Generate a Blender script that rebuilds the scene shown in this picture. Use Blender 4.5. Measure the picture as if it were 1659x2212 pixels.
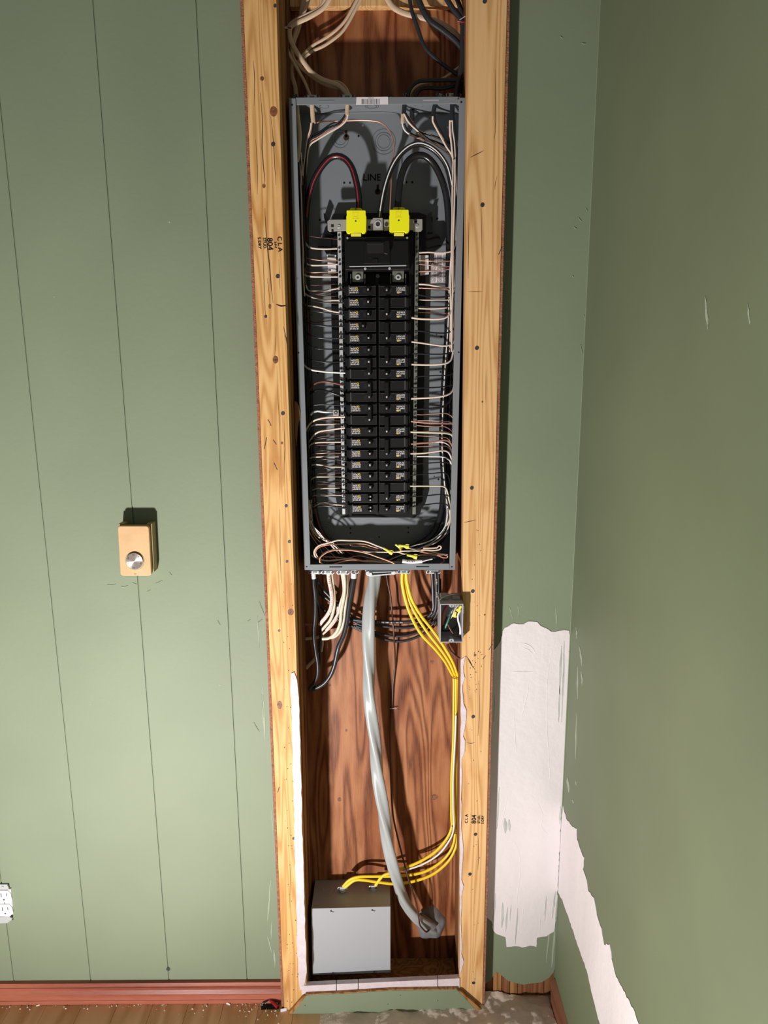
import bpy, math, random
from mathutils import Vector, Matrix

for o in list(bpy.data.objects):
    bpy.data.objects.remove(o, do_unlink=True)
SC = bpy.context.scene
COL = SC.collection
R = random.Random(7)

# ------------------------------------------------------------------ camera
CAM_H = 1.635                      # lens height above the floor
FPX, CX, CY = 1560.0, 829.5, 1106.0
TH = math.radians(11.53)           # pitch down
PH = math.radians(0.38)            # roll
_r0, _u0, _f0 = Vector((1, 0, 0)), Vector((0, math.sin(TH), math.cos(TH))), Vector((0, math.cos(TH), -math.sin(TH)))
_r = _r0 * math.cos(PH) - _u0 * math.sin(PH)
_u = _r0 * math.sin(PH) + _u0 * math.cos(PH)
CAMPOS = Vector((0, 0, CAM_H))
cd = bpy.data.cameras.new('camera'); cam = bpy.data.objects.new('camera', cd); COL.objects.link(cam)
cd.sensor_fit = 'HORIZONTAL'; cd.sensor_width = 36.0; cd.lens = FPX / 1659.0 * 36.0
cd.clip_start = 0.01
m = Matrix((_r, _u, -_f0)).transposed().to_4x4(); m.translation = CAMPOS
cam.matrix_world = m
SC.camera = cam

# ------------------------------------------------------------------ light
SC.view_settings.view_transform = 'Standard'
SC.view_settings.look = 'None'
SC.view_settings.gamma = 1.0
SC.view_settings.use_curve_mapping = False
SC.view_settings.exposure = 0.0
w = bpy.data.worlds.new('world'); SC.world = w; w.use_nodes = True
w.node_tree.nodes['Background'].inputs[0].default_value = (1.0, 0.97, 0.92, 1)
w.node_tree.nodes['Background'].inputs[1].default_value = 0.125
# the work lamp on the floor, tilted up at the wall
ld = bpy.data.lights.new('work_lamp', 'AREA'); ld.shape = 'DISK'; ld.size = 0.11; ld.energy = 71.0
ld.color = (1.0, 0.965, 0.94)
lo = bpy.data.objects.new('work_lamp', ld); COL.objects.link(lo)
lo.location = (-0.76, 0.22, 0.10)
aim = Vector((0.10, 0.34, 0.94))
lo.rotation_euler = aim.to_track_quat('-Z', 'Y').to_euler()

# ------------------------------------------------------------------ planes
YF, YW, YP, YB = 1.575, 1.61, 1.625, 1.72      # stud front, green wall, panel front, plywood back

def ray(px, py):
    return _r * (px - CX) + _u * (CY - py) + _f0 * FPX
def P(px, py, Y):
    d = ray(px, py); return CAMPOS + d * (Y / d.y)
def PX(px, py, X):
    d = ray(px, py); return CAMPOS + d * (X / d.x)
def PZ(px, py, Z):
    d = ray(px, py); return CAMPOS + d * ((Z - CAM_H) / d.z)

# ------------------------------------------------------------------ materials
def lin(c):
    return tuple(((v / 255.0) / 12.92 if v / 255.0 <= .04045 else ((v / 255.0 + .055) / 1.055) ** 2.4) for v in c)
def mat(name, col, rough=.5, metal=0.0, bump=0.0, bscale=200.0, spec=None, var=0.0, vscale=8.0, vstretch=(1, 1, 1)):
    m = bpy.data.materials.new(name); m.use_nodes = True
    nt = m.node_tree; N = nt.nodes; L = nt.links; b = N['Principled BSDF']
    b.inputs['Base Color'].default_value = (*col, 1); b.inputs['Roughness'].default_value = rough
    b.inputs['Metallic'].default_value = metal
    if spec is not None: b.inputs['Specular IOR Level'].default_value = spec
    tc = N.new('ShaderNodeTexCoord')
    if var:
        mp = N.new('ShaderNodeMapping'); mp.inputs['Scale'].default_value = vstretch
        L.new(tc.outputs['Object'], mp.inputs[0])
        n = N.new('ShaderNodeTexNoise'); n.inputs['Scale'].default_value = vscale; n.inputs['Detail'].default_value = 5
        L.new(mp.outputs[0], n.inputs[0])
        cr = N.new('ShaderNodeValToRGB'); cr.color_ramp.elements[0].position = .3; cr.color_ramp.elements[1].position = .7
        cr.color_ramp.elements[0].color = (*[c * (1 - var) for c in col], 1)
        cr.color_ramp.elements[1].color = (*[min(1, c * (1 + var)) for c in col], 1)
        L.new(n.outputs[0], cr.inputs[0]); L.new(cr.outputs[0], b.inputs['Base Color'])
    if bump:
        n = N.new('ShaderNodeTexNoise'); n.inputs['Scale'].default_value = bscale; n.inputs['Detail'].default_value = 3
        L.new(tc.outputs['Object'], n.inputs[0])
        bp = N.new('ShaderNodeBump'); bp.inputs['Strength'].default_value = bump; bp.inputs['Distance'].default_value = .002
        L.new(n.outputs[0], bp.inputs['Height']); L.new(bp.outputs[0], b.inputs['Normal'])
    return m

def wood(name, light, mid, dark, ring=38.0, grain=(1, 1, .05), rough=.6, stain=None, stain_at=(.5, .62), bump=.25, dist=7.0, off=(0, 0, 0)):
    m = bpy.data.materials.new(name); m.use_nodes = True
    nt = m.node_tree; N = nt.nodes; L = nt.links; b = N['Principled BSDF']; b.inputs['Roughness'].default_value = rough
    b.inputs['Specular IOR Level'].default_value = .3
    tc = N.new('ShaderNodeTexCoord')
    mp = N.new('ShaderNodeMapping'); mp.inputs['Scale'].default_value = grain; mp.inputs['Location'].default_value = off
    L.new(tc.outputs['Object'], mp.inputs[0])
    n1 = N.new('ShaderNodeTexNoise'); n1.inputs['Scale'].default_value = ring * .45; n1.inputs['Detail'].default_value = 2
    L.new(mp.outputs[0], n1.inputs[0])
    # growth rings: sine of a distorted distance
    ma = N.new('ShaderNodeMath'); ma.operation = 'MULTIPLY'; ma.inputs[1].default_value = dist * 8
    L.new(n1.outputs[0], ma.inputs[0])
    si = N.new('ShaderNodeMath'); si.operation = 'SINE'; L.new(ma.outputs[0], si.inputs[0])
    mr = N.new('ShaderNodeMapRange'); mr.inputs[1].default_value = -1; mr.inputs[2].default_value = 1
    L.new(si.outputs[0], mr.inputs[0])
    mp2 = N.new('ShaderNodeMapping'); mp2.inputs['Scale'].default_value = (grain[0] * 1, grain[1], grain[2] * .6)
    L.new(tc.outputs['Object'], mp2.inputs[0])
    n2 = N.new('ShaderNodeTexNoise'); n2.inputs['Scale'].default_value = 420; n2.inputs['Detail'].default_value = 4; n2.inputs['Roughness'].default_value = .7
    L.new(mp2.outputs[0], n2.inputs[0])
    mx = N.new('ShaderNodeMath'); mx.operation = 'MULTIPLY_ADD'; mx.inputs[1].default_value = .55
    L.new(n2.outputs[0], mx.inputs[0])
    sc = N.new('ShaderNodeMath'); sc.operation = 'MULTIPLY'; sc.inputs[1].default_value = .5
    L.new(mr.outputs[0], sc.inputs[0]); L.new(sc.outputs[0], mx.inputs[2])
    cr = N.new('ShaderNodeValToRGB'); e = cr.color_ramp.elements
    e[0].position = .22; e[0].color = (*light, 1); e[1].position = .85; e[1].color = (*dark, 1)
    k = e.new(.55); k.color = (*mid, 1)
    L.new(mx.outputs[0], cr.inputs[0])
    outc = cr.outputs[0]
    if stain:
        mp3 = N.new('ShaderNodeMapping'); mp3.inputs['Scale'].default_value = (1, 1, .35)
        L.new(tc.outputs['Object'], mp3.inputs[0])
        n3 = N.new('ShaderNodeTexNoise'); n3.inputs['Scale'].default_value = 14; n3.inputs['Detail'].default_value = 6
        L.new(mp3.outputs[0], n3.inputs[0])
        c3 = N.new('ShaderNodeValToRGB'); c3.color_ramp.elements[0].position = stain_at[0]; c3.color_ramp.elements[1].position = stain_at[1]
        L.new(n3.outputs[0], c3.inputs[0])
        mc = N.new('ShaderNodeMix'); mc.data_type = 'RGBA'; mc.blend_type = 'MULTIPLY'
        mc.inputs[7].default_value = (*stain, 1)
        L.new(c3.outputs[0], mc.inputs[0]); L.new(outc, mc.inputs[6]); outc = mc.outputs[2]
    L.new(outc, b.inputs['Base Color'])
    bp = N.new('ShaderNodeBump'); bp.inputs['Strength'].default_value = bump; bp.inputs['Distance'].default_value = .001
    L.new(mx.outputs[0], bp.inputs['Height']); L.new(bp.outputs[0], b.inputs['Normal'])
    return m

M = {}
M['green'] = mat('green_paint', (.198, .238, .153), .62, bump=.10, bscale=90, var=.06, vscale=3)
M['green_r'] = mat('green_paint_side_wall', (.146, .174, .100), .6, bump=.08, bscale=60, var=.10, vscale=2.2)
M['green_dark'] = mat('green_paint_groove', (.17, .205, .13), .6)
M['smear'] = mat('thin_filler_smear', (.33, .37, .28), .7, bump=.3, bscale=300)
M['scrape'] = mat('scraped_filler', (.50, .51, .49), .7, bump=.3, bscale=300, var=.2, vscale=60, vstretch=(3, 1, .4))
M['plaster'] = mat('white_filler', (.745, .690, .70), .65, bump=.6, bscale=55, var=.05, vscale=12, vstretch=(1, 1, .3))
M['pine'] = wood('pine_board', (.74, .45, .185), (.67, .375, .135), (.50, .245, .075), dist=15, stain=(.82, .66, .46), stain_at=(.55, .7))
M['pine_r'] = wood('pine_board_right', (.76, .475, .225), (.70, .41, .175), (.54, .28, .10), ring=30, dist=16, off=(3.1, 0, 1.7), stain=(.80, .66, .5), stain_at=(.58, .72))
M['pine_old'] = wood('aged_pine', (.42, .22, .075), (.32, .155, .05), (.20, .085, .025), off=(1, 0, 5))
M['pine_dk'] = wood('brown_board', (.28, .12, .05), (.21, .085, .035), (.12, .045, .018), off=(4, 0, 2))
M['ply'] = wood('plywood', (.43, .185, .080), (.33, .125, .050), (.135, .040, .015), ring=26, grain=(1, 1, .09), dist=10.0,
                stain=(.72, .58, .50), stain_at=(.46, .62), rough=.5, bump=.35, off=(.3, 0, .4))
M['hard'] = mat('hardboard_edge', (.30, .125, .07), .85, bump=.9, bscale=420, var=.35, vscale=160)
M['knot'] = mat('knot_wood', (.19, .07, .026), .6, var=.7, vscale=160)
M['nail'] = mat('nail_head', (.075, .07, .075), .5, .6)
M['crack'] = mat('wood_check', (.05, .018, .008), .9)
M['ink'] = mat('stamp_ink', (.035, .035, .04), .8)
M['base_red'] = wood('red_baseboard_wood', (.42, .135, .082), (.33, .095, .058), (.22, .055, .033), ring=12, grain=(.06, 1, 1), rough=.38, off=(0, 2, 0))
M['base_brown'] = wood('brown_baseboard_wood', (.30, .12, .07), (.23, .085, .05), (.15, .05, .03), ring=20, grain=(1, .08, 1), rough=.5)
M['lam'] = wood('laminate', (.68, .43, .235), (.60, .36, .18), (.48, .27, .12), ring=14, grain=(1, .1, 1), rough=.35, bump=.1)
M['lam2'] = wood('laminate_tan', (.74, .48, .27), (.66, .41, .21), (.54, .32, .15), ring=14, grain=(1, .1, 1), rough=.35, bump=.1, off=(2, 1, 0))
M['mortar'] = mat('rough_mortar', (.74, .60, .51), .85, bump=.6, bscale=130, var=.16, vscale=14)
M['drywall'] = mat('drywall_edge', (.66, .565, .60), .8, bump=.5, bscale=150, var=.06, vscale=60)
M['steel_grey'] = mat('grey_enamel', (.205, .222, .240), .36, bump=.05, bscale=60)
M['steel_lt'] = mat('light_grey_enamel', (.375, .385, .41), .42, bump=.04, bscale=400)
M['emboss'] = mat('embossed_enamel', (.14, .152, .162), .4)
M['key'] = mat('dark_keyhole', (.035, .012, .006), .9)
M['ground'] = mat('dark_ground_wire', (.05, .024, .018), .35)
M['hole'] = mat('dark_hole', (.006, .006, .006), .9)
M['line'] = mat('stamped_ring_line', (.06, .07, .08), .5)
M['blk'] = mat('black_plastic', (.007, .007, .0075), .38, spec=.3)
M['blk2'] = mat('black_breaker_plastic', (.0085, .008, .009), .42, spec=.3, bump=.04, bscale=500)
M['blk_edge'] = mat('dark_breaker_ridge', (.05, .048, .052), .4)
M['sheath_blk'] = mat('black_cable_sheath', (.022, .023, .027), .36, bump=.12, bscale=70)
M['wire_blk'] = mat('black_wire', (.014, .014, .016), .25)
M['wire_wht'] = mat('white_wire', (.74, .60, .50), .38)
M['wire_wht2'] = mat('clean_white_wire', (.82, .80, .78), .35)
M['red'] = mat('red_stripe', (.50, .02, .035), .35)
M['copper'] = mat('bare_copper', (.72, .38, .27), .35, .55)
M['copper_dk'] = mat('dull_copper', (.14, .055, .038), .42, .4)
M['sheath_wht'] = mat('off_white_cable_sheath', (.66, .475, .325), .5, var=.08, vscale=40)
M['sheath_cream'] = mat('cream_cable_sheath', (.66, .60, .45), .45, var=.05, vscale=40)
M['sheath_pink'] = mat('pinkish_cable_sheath', (.74, .56, .49), .45)
M['yellow'] = mat('yellow_cable_sheath', (.88, .60, .022), .38)
M['yel_cap'] = mat('yellow_plastic', (.93, .90, .01), .35)
M['yel_wing'] = mat('yellow_connector', (.90, .80, .10), .4)
M['ser'] = mat('grey_cable_sheath', (.385, .405, .405), .33, bump=.15, bscale=25)
M['putty'] = mat('grey_duct_putty', (.20, .195, .20), .6, bump=.8, bscale=40)
M['zinc'] = mat('zinc', (.62, .64, .66), .33, .35, bump=.2, bscale=300)
M['alu'] = mat('aluminium_bar', (.62, .62, .62), .4, .35, bump=.2, bscale=200)
M['alu_o'] = mat('dull_aluminium_bar', (.24, .25, .21), .4, .5)
M['plate'] = mat('tin_plate', (.46, .44, .41), .42, .4)
M['paper'] = mat('white_paper', (.78, .72, .74), .7)
M['paper_g'] = mat('grey_paper', (.36, .33, .33), .7)
M['print'] = mat('black_print', (.03, .03, .035), .7)
M['print_w'] = mat('white_print', (.78, .74, .72), .6)
M['print_r'] = mat('red_print', (.70, .10, .08), .6)
M['print_y'] = mat('yellow_print', (.80, .55, .04), .6)
M['beige'] = mat('beige_plastic', (.60, .375, .185), .4, var=.06, vscale=50)
M['beige_dk'] = mat('brown_beige_plastic', (.34, .26, .12), .5)
M['dial'] = mat('spun_aluminium', (.74, .64, .58), .3, .8)
_n = M['dial'].node_tree; _t = _n.nodes.new('ShaderNodeTangent'); _t.direction_type = 'RADIAL'; _t.axis = 'Y'
_n.nodes['Principled BSDF'].inputs['Anisotropic'].default_value = .85; _n.links.new(_t.outputs[0], _n.nodes['Principled BSDF'].inputs['Tangent'])
M['white_pl'] = mat('white_plastic', (.84, .80, .82), .3)
M['grey_pl'] = mat('grey_plastic', (.37, .36, .38), .5, var=.1, vscale=40)
M['redpl'] = mat('red_plastic', (.25, .010, .012), .35)
M['greenw'] = mat('green_wire', (.10, .30, .22), .35)
M['redw'] = mat('red_wire', (.45, .12, .09), .4)

# ------------------------------------------------------------------ mesh helpers
class MB:
    def __init__(s): s.v = []; s.f = []; s.smooth = []
    def add(s, vs, fs, sm=False):
        n = len(s.v); s.v += [tuple(v) for v in vs]
        for f in fs: s.f.append([i + n for i in f]); s.smooth.append(sm)
        return s
    def box(s, x0, x1, y0, y1, z0, z1):
        if x0 > x1: x0, x1 = x1, x0
        vs = [(x, y, z) for x in (x0, x1) for y in (y0, y1) for z in (z0, z1)]
        return s.add(vs, [(0, 1, 3, 2), (4, 6, 7, 5), (0, 4, 5, 1), (2, 3, 7, 6), (0, 2, 6, 4), (1, 5, 7, 3)])
    def prism(s, front, back):
        """front/back: equal-length loops of points (front faces the camera)"""
        n = len(front)
        # orient so that the front normal looks to -y side
        nn = Vector((0, 0, 0))
        for i in range(n):
            a, b = Vector(front[i]), Vector(front[(i + 1) % n]); nn += a.cross(b)
        d = sum((Vector(f) - Vector(b) for f, b in zip(front, back)), Vector())
        if nn.dot(d) < 0: front = front[::-1]; back = back[::-1]
        fs = [tuple(range(n)), tuple(range(2 * n - 1, n - 1, -1))]
        fs += [(i, i + n, (i + 1) % n + n, (i + 1) % n) for i in range(n)]
        return s.add(list(front) + list(back), fs)
    def pp(s, pts, y0, y1):
        """polygon given in photo pixels, stood on plane y0 and given thickness to y1"""
        fr = [P(a, b, y0) for a, b in pts]
        return s.prism(fr, [Vector((p.x, y1, p.z)) for p in fr])
    def pr(s, x0, y0p, x1, y1p, y0, y1):
        a, b = P(x0, (y0p + y1p) / 2, y0).x, P(x1, (y0p + y1p) / 2, y0).x
        c, d = P((x0 + x1) / 2, y1p, y0).z, P((x0 + x1) / 2, y0p, y0).z
        return s.box(a, b, y0, y1, c, d)
    def disc(s, c, r, y0, y1, n=14, rz=None):
        rz = rz or r
        fr = [Vector((c.x + r * math.cos(2 * math.pi * i / n), y0, c.z + rz * math.sin(2 * math.pi * i / n))) for i in range(n)]
        return s.prism(fr, [Vector((p.x, y1, p.z)) for p in fr])
    def ring(s, c, r0, r1, y0, y1, n=28, a0=0, a1=2 * math.pi):
        full = abs(a1 - a0 - 2 * math.pi) < 1e-6; k = n if full else n + 1
        vs = []
        for i in range(k):
            a = a0 + (a1 - a0) * i / n
            for r, y in ((r0, y0), (r1, y0), (r1, y1), (r0, y1)):
                vs.append((c.x + r * math.cos(a), y, c.z + r * math.sin(a)))
        fs = []
        for i in range(n):
            j = (i + 1) % k
            for q in range(4):
                fs.append((i * 4 + q, j * 4 + q, j * 4 + (q + 1) % 4, i * 4 + (q + 1) % 4))
        return s.add(vs, fs)
    def tube(s, pts, rx, ry=None, n=8, step=.006, twist=None, smooth=True, prof=None):
        """swept tube through world points; rx is across the view, ry front to back"""
        ry = ry or rx
        q = resample(pts, step)
        K = len(q); vs = []
        for i in range(K):
            t = (q[min(i + 1, K - 1)] - q[max(i - 1, 0)]).normalized()
            side = t.cross(Vector((0, 1, 0)))
            if side.length < .12: side = t.cross(Vector((0.3, .2, 1)))
            side.normalize(); up = side.cross(t).normalized()
            if i and side.dot(pv) < 0: side = -side; up = -up
            pv = side
            if twist:
                a = twist(i / (K - 1)); side, up = side * math.cos(a) + up * math.sin(a), up * math.cos(a) - side * math.sin(a)
            f = prof(i / (K - 1)) if prof else 1
            for k in range(n):
                a = 2 * math.pi * k / n
                vs.append(q[i] + side * (math.cos(a) * rx * f) + up * (math.sin(a) * ry * f))
        fs = []
        for i in range(K - 1):
            for k in range(n):
                a, b = i * n + k, i * n + (k + 1) % n
                fs.append((a, b, b + n, a + n))
        s.add(vs, fs, smooth)
        s.add(vs[:n], [tuple(range(n))[::-1]]); s.add(vs[-n:], [tuple(range(n))])
        return s
    def build(s, name, m, parent=None, bevel=0, label=None):
        me = bpy.data.meshes.new(name); me.from_pydata(s.v, [], s.f); me.materials.append(m)
        for p, sm in zip(me.polygons, s.smooth): p.use_smooth = sm
        me.update()
        o = bpy.data.objects.new(name, me); COL.objects.link(o)
        if bevel:
            b = o.modifiers.new('bevel', 'BEVEL'); b.width = bevel; b.segments = 2; b.limit_method = 'ANGLE'; b.angle_limit = math.radians(50)
        if parent is not None: attach(o, parent)
        if label: o['label'] = label
        return o
def attach(o, parent):
    o.parent = parent
    # top-level empties never rotate: a part only has to undo the translation
    t = Vector((0, 0, 0)); p = parent
    while p is not None: t += p.location; p = p.parent
    o.location = -t
def resample(pts, step):
    pts = [Vector(p) for p in pts]
    if len(pts) == 2: pts = [pts[0], (pts[0] + pts[1]) / 2, pts[1]]
    out = []
    ext = [pts[0] * 2 - pts[1]] + pts + [pts[-1] * 2 - pts[-2]]
    for i in range(1, len(ext) - 2):
        p0, p1, p2, p3 = ext[i - 1:i + 3]
        n = max(2, min(24, int((p2 - p1).length / step)))
        for k in range(n):
            t = k / n
            out.append(.5 * ((2 * p1) + (p2 - p0) * t + (2 * p0 - 5 * p1 + 4 * p2 - p3) * t * t + (3 * p1 - p0 - 3 * p2 + p3) * t ** 3))
    out.append(pts[-1]); return out
def thing(name, label, cat, loc=(0, 0, 0), group=None):
    o = bpy.data.objects.new(name, None); COL.objects.link(o); o.location = loc; o.empty_display_size = .02
    return tag(o, label, cat, group)
def tag(o, label, cat, group=None):
    o['label'] = label; o['category'] = cat
    if group: o['group'] = group
    return o
def struct(o): o['kind'] = 'structure'; return o
def path(pts, y=None):
    out = []
    for p in pts:
        out.append(P(p[0], p[1], p[2] if len(p) > 2 else y))
    return out
def ypath(pts, y0, y1=None, mid=None):
    """pixel points with depth running y0 -> (mid) -> y1"""
    n = len(pts) - 1; out = []
    y1 = y0 if y1 is None else y1
    for i, p in enumerate(pts):
        if len(p) > 2: out.append(P(*p)); continue
        t = i / n
        y = y0 + (y1 - y0) * t if mid is None else (y0 + (mid - y0) * min(1, t * 2) if t < .5 else mid + (y1 - mid) * (t * 2 - 1))
        out.append(P(p[0], p[1], y))
    return out
_tc = {}
def text_mesh(s, font_scale=1.0):
    if s in _tc: return _tc[s]
    cu = bpy.data.curves.new('lettering', 'FONT'); cu.body = s; cu.size = 1; cu.align_x = 'CENTER'; cu.align_y = 'CENTER'; cu.resolution_u = 2
    ob = bpy.data.objects.new('lettering', cu); COL.objects.link(ob)
    bpy.context.view_layer.update()
    me = bpy.data.meshes.new_from_object(ob.evaluated_get(bpy.context.evaluated_depsgraph_get()))
    vs = [v.co.copy() for v in me.vertices]; fs = [tuple(p.vertices) for p in me.polygons]
    bpy.data.objects.remove(ob, do_unlink=True); bpy.data.curves.remove(cu); bpy.data.meshes.remove(me)
    _tc[s] = (vs, fs); return vs, fs
def put_text(mb, s, c, size, ang=0.0, bold=0.0, squash=1.0, n=Vector((0, -1, 0)), up=Vector((0, 0, 1))):
    """flat lettering standing at world point c, facing n"""
    vs, fs = text_mesh(s); right = up.cross(n) * -1
    right = n.cross(up) * -1
    right = up.cross(n)
    if right.x < 0: right = -right
    ca, sa = math.cos(ang), math.sin(ang)
    offs = [(0, 0)] if not bold else [(0, 0), (bold, 0), (0, bold), (bold, bold)]
    for ox, oy in offs:
        out = []
        for v in vs:
            x, y = v.x * size * squash + ox, v.y * size + oy
            out.append(Vector(c) + right * (x * ca - y * sa) + up * (x * sa + y * ca) + n * (.00002 * (ox + oy > 0)))
        mb.add(out, fs)
    return mb

# ================================================================== SETTING
def avgX(pts, Y): return sum(P(a, b, Y).x for a, b in pts) / len(pts)
g0 = avgX([(13, 1992), (29, 2106)], YW)
g1 = avgX([(2, 257), (49, 699), (100, 1180), (174, 1898), (196, 2104)], YW)
g2 = avgX([(199, 0), (255, 699), (287.5, 1070), (324, 1581), (347, 1898), (363, 2104)], YW)
g3 = avgX([(422, 0), (461, 699), (489, 1180), (498, 1381), (520, 1898), (531, 2104)], YW)
XC = avgX([(1306, 0), (1261, 800), (1233, 1300), (1215, 1700), (1202, 1950)], YW)       # room corner
XL0 = avgX([(516, 0), (536.7, 450), (548, 700), (571, 1200), (599, 2060)], YF)           # left column edge
XL1 = avgX([(524.5, 0), (543.5, 450), (555, 700), (577, 1200), (605.6, 2060)], YF)
XR1 = avgX([(1091.6, 0), (1087, 300), (1065, 1100), (1056, 1700), (1047.7, 2150)], YF)
XR2 = avgX([(1100, 0), (1093, 300), (1071.5, 1100), (1061, 1700), (1053, 2150)], YF)
# inner edges of the two studs lean a little: (x at top px, x at bottom px)
def XLi(z):  # left stud inner face, by height
    a, b = P(597, 0, YF), P(660, 2060, YF); t = (z - b.z) / (a.z - b.z); return b.x + (a.x - b.x) * t
def XRi(z):
    a, b = P(1011, 0, YF), P(993, 2060, YF); t = (z - b.z) / (a.z - b.z); return b.x + (a.x - b.x) * t
ZT = 2.46
print('grooves', g0, g1, g2, g3, 'corner', XC, 'cols', XL0, XL1, XLi(0), XLi(2.3), XRi(0), XRi(2.3), XR1, XR2)

# floor: laminate planks as pieces, mortar patch
fl = struct(MB().box(-2.2, XC + .02, -1.2, 1.9, -.06, -.012).build('floor', M['mortar']))
x = -2.0; k = 0
while x < XC:
    wdt = .0925
    x1 = min(x + wdt, XC - .002)
    y = -1.1 + R.random() * .4; first = True
    ys = [-1.1, -.2 + R.random() * .5, .75 + R.random() * .35, 1.635]
    for a, b in zip(ys[:-1], ys[1:]):
        MB().box(x + .0003, x1 - .0003, a + .0003, b - .0003, -.012, 0).build('floor_plank', [M['lam'], M['lam2']][R.random() < .45], fl, bevel=.0006)
    x += wdt; k += 1

# back wall: green vertical boards, every board a piece
BT = .006
wb = struct(MB().box(-1.75, XL1 - .02, YW + .0022, YW + .02, 0, ZT).build('wall_back', M['green_dark']))
edges = [-1.75] + [g0 - .2032 * k for k in (3, 2, 1)] + [g0, g1, g2, g3, XL0 + .002]
for a, b in zip(edges[:-1], edges[1:]):
    MB().box(a + .0012, b - (.0012 if b < XL0 else 0), YW, YW + .0021, .002, ZT).build('wall_board', M['green'], wb, bevel=.0008)
# narrow stretch between column and corner
nb = MB()
rag = [(1040, 2135), (1060, 2118), (1072, 2098), (1085, 2108), (1096, 2118), (1112, 2123), (1130, 2127), (1150, 2124), (1170, 2122), (1186, 2112), (1196, 2100), (1206, 2092)]
bot = [P(a, b, YW) for a, b in rag]
bot[-1].x = XC
fr = [Vector((XR1 - .01, YW, ZT)), Vector((XC, YW, ZT))] + bot[::-1]
fr[-1].x = XR1 - .01
nb.prism(fr, [Vector((p.x, YW + .005, p.z)) for p in fr]).build('wall_board', M['green'], wb)
MB().box(XR1 - .01, XC, YW + .005, YW + .02, 0, ZT).build('wall_backing', M['pine_dk'], wb)
# exposed wood slats below the torn edge
for i, (a, b) in enumerate(((1066, 1084), (1085, 1102), (1103, 1119), (1120, 1146), (1147, 1176))):
    MB().pp([(a, 2090), (b - 1, 2090), (b - 2, 2146), (a - 1, 2146)], YW + .0025, YW + .006).build('lath', [M['pine_old'], M['pine_dk']][i % 2 if i < 4 else 1], wb)

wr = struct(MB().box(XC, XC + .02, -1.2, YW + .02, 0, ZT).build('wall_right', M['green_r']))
MB().tube([(XC - .0005, YW - .0005, .18), (XC - .0008, YW - .0008, 1.0), (XC - .0004, YW - .0004, 1.7), (XC - .0008, YW - .0008, ZT - .01)], .0016, n=6, step=.2).build('caulk_bead', M['green'], wr)

# filler patches
def blob(pts, proj, depth_dir, th, name, m, parent, jitter=.0021, sub=5):
    w = [proj(a, b) for a, b in pts]
    out = []
    for i in range(len(w)):
        a, b = w[i], w[(i + 1) % len(w)]
        L = (b - a).length; n = max(1, int(L / .008)) if L < .6 else 1
        for k in range(n):
            p = a.lerp(b, k / n)
            if k: p = p + Vector((R.uniform(-1, 1) * (0 if depth_dir.x else 1), R.uniform(-1, 1) * (0 if depth_dir.y else 1), R.uniform(-1, 1))) * jitter
            out.append(p)
    fr = [p - depth_dir * th for p in out]
    return MB().prism(fr, [p + depth_dir * .0005 for p in out]).build(name, m, parent)
patch = [(1052, 1432), (1062, 1412), (1074, 1396), (1083, 1376), (1090, 1356), (1110, 1346), (1130, 1348), (1141, 1342), (1160, 1343), (1168, 1352), (1178, 1356), (1190, 1364), (1208, 1362), (1229, 1362),
         (1230, 1380), (1228.5, 1450), (1223.5, 1570), (1217, 1700), (1212, 1780), (1208, 1850), (1205, 1920), (1203, 1965), (1199, 1995), (1196, 2012), (1180, 2022), (1160, 2025), (1158, 2045), (1145, 2042),
         (1128, 2046), (1112, 2043), (1094, 2045), (1092, 2024), (1078, 2019), (1066, 2010), (1062, 1990), (1050, 1980)]
blob(patch, lambda a, b: P(a, b, YW), Vector((0, 1, 0)), .0012, 'joint_filler', M['plaster'], wb)
stripe = [(1217, 1740), (1224, 1768), (1234, 1782), (1246, 1790), (1247, 1812), (1256, 1838), (1262, 1852), (1260, 1876), (1268, 1900), (1271, 1922), (1284, 1940), (1290, 1975), (1300, 2005), (1306, 2040), (1318, 2040),
          (1322, 2070), (1332, 2110), (1348, 2140), (1372, 2185), (1385, 2225), (1300, 2225), (1283, 2160), (1268, 2095), (1250, 2045), (1230, 1985), (1216, 1945), (1205, 1925), (1207, 1850)]
blob(stripe, lambda a, b: PX(a, b, XC), Vector((1, 0, 0)), .0012, 'joint_filler', M['plaster'], wr)
def streaks(lst, proj, dd, parent, m):
    mb = MB()
    for (x0, y0, x1, y1, wd) in lst:
        n = 6; L = []; Rr = []
        for i in range(n + 1):
            t = i / n; ww = wd * math.sin(math.pi * (t * .9 + .05)) * R.uniform(.5, 1)
            xx, yy = x0 + (x1 - x0) * t + R.uniform(-.6, .6), y0 + (y1 - y0) * t
            L.append((xx - ww, yy)); Rr.append((xx + ww, yy))
        p = [proj(a, b) for a, b in L + Rr[::-1]]
        mb.prism([q - dd * .0006 for q in p], [q + dd * .0004 for q in p])
    return mb.build('filler_smear', m, parent)
streaks([(1252, 1395, 1258, 1440, 2.2), (1248, 1440, 1247, 1510, 1.8), (1256, 1450, 1258, 1480, 1.5), (1245, 1540, 1244, 1640, 1.4), (1226, 1680, 1229, 1712, 3), (1244, 1685, 1245, 1698, 1), (1237, 1728, 1239, 1735, 2), (1234, 1300, 1231, 1350, 1.2), (1245, 1355, 1246, 1380, 1.2)],
        lambda a, b: PX(a, b, XC), Vector((1, 0, 0)), wr, M['smear'])
streaks([(1190, 1980, 1180, 2080, 2), (1199, 2000, 1192, 2090, 3), (1100, 1310, 1108, 1338, 1.2), (1118, 1305, 1122, 1335, 1), (1200, 1310, 1203, 1350, 1.5)],
        lambda a, b: P(a, b, YW), Vector((0, 1, 0)), wb, M['smear'])
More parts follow.
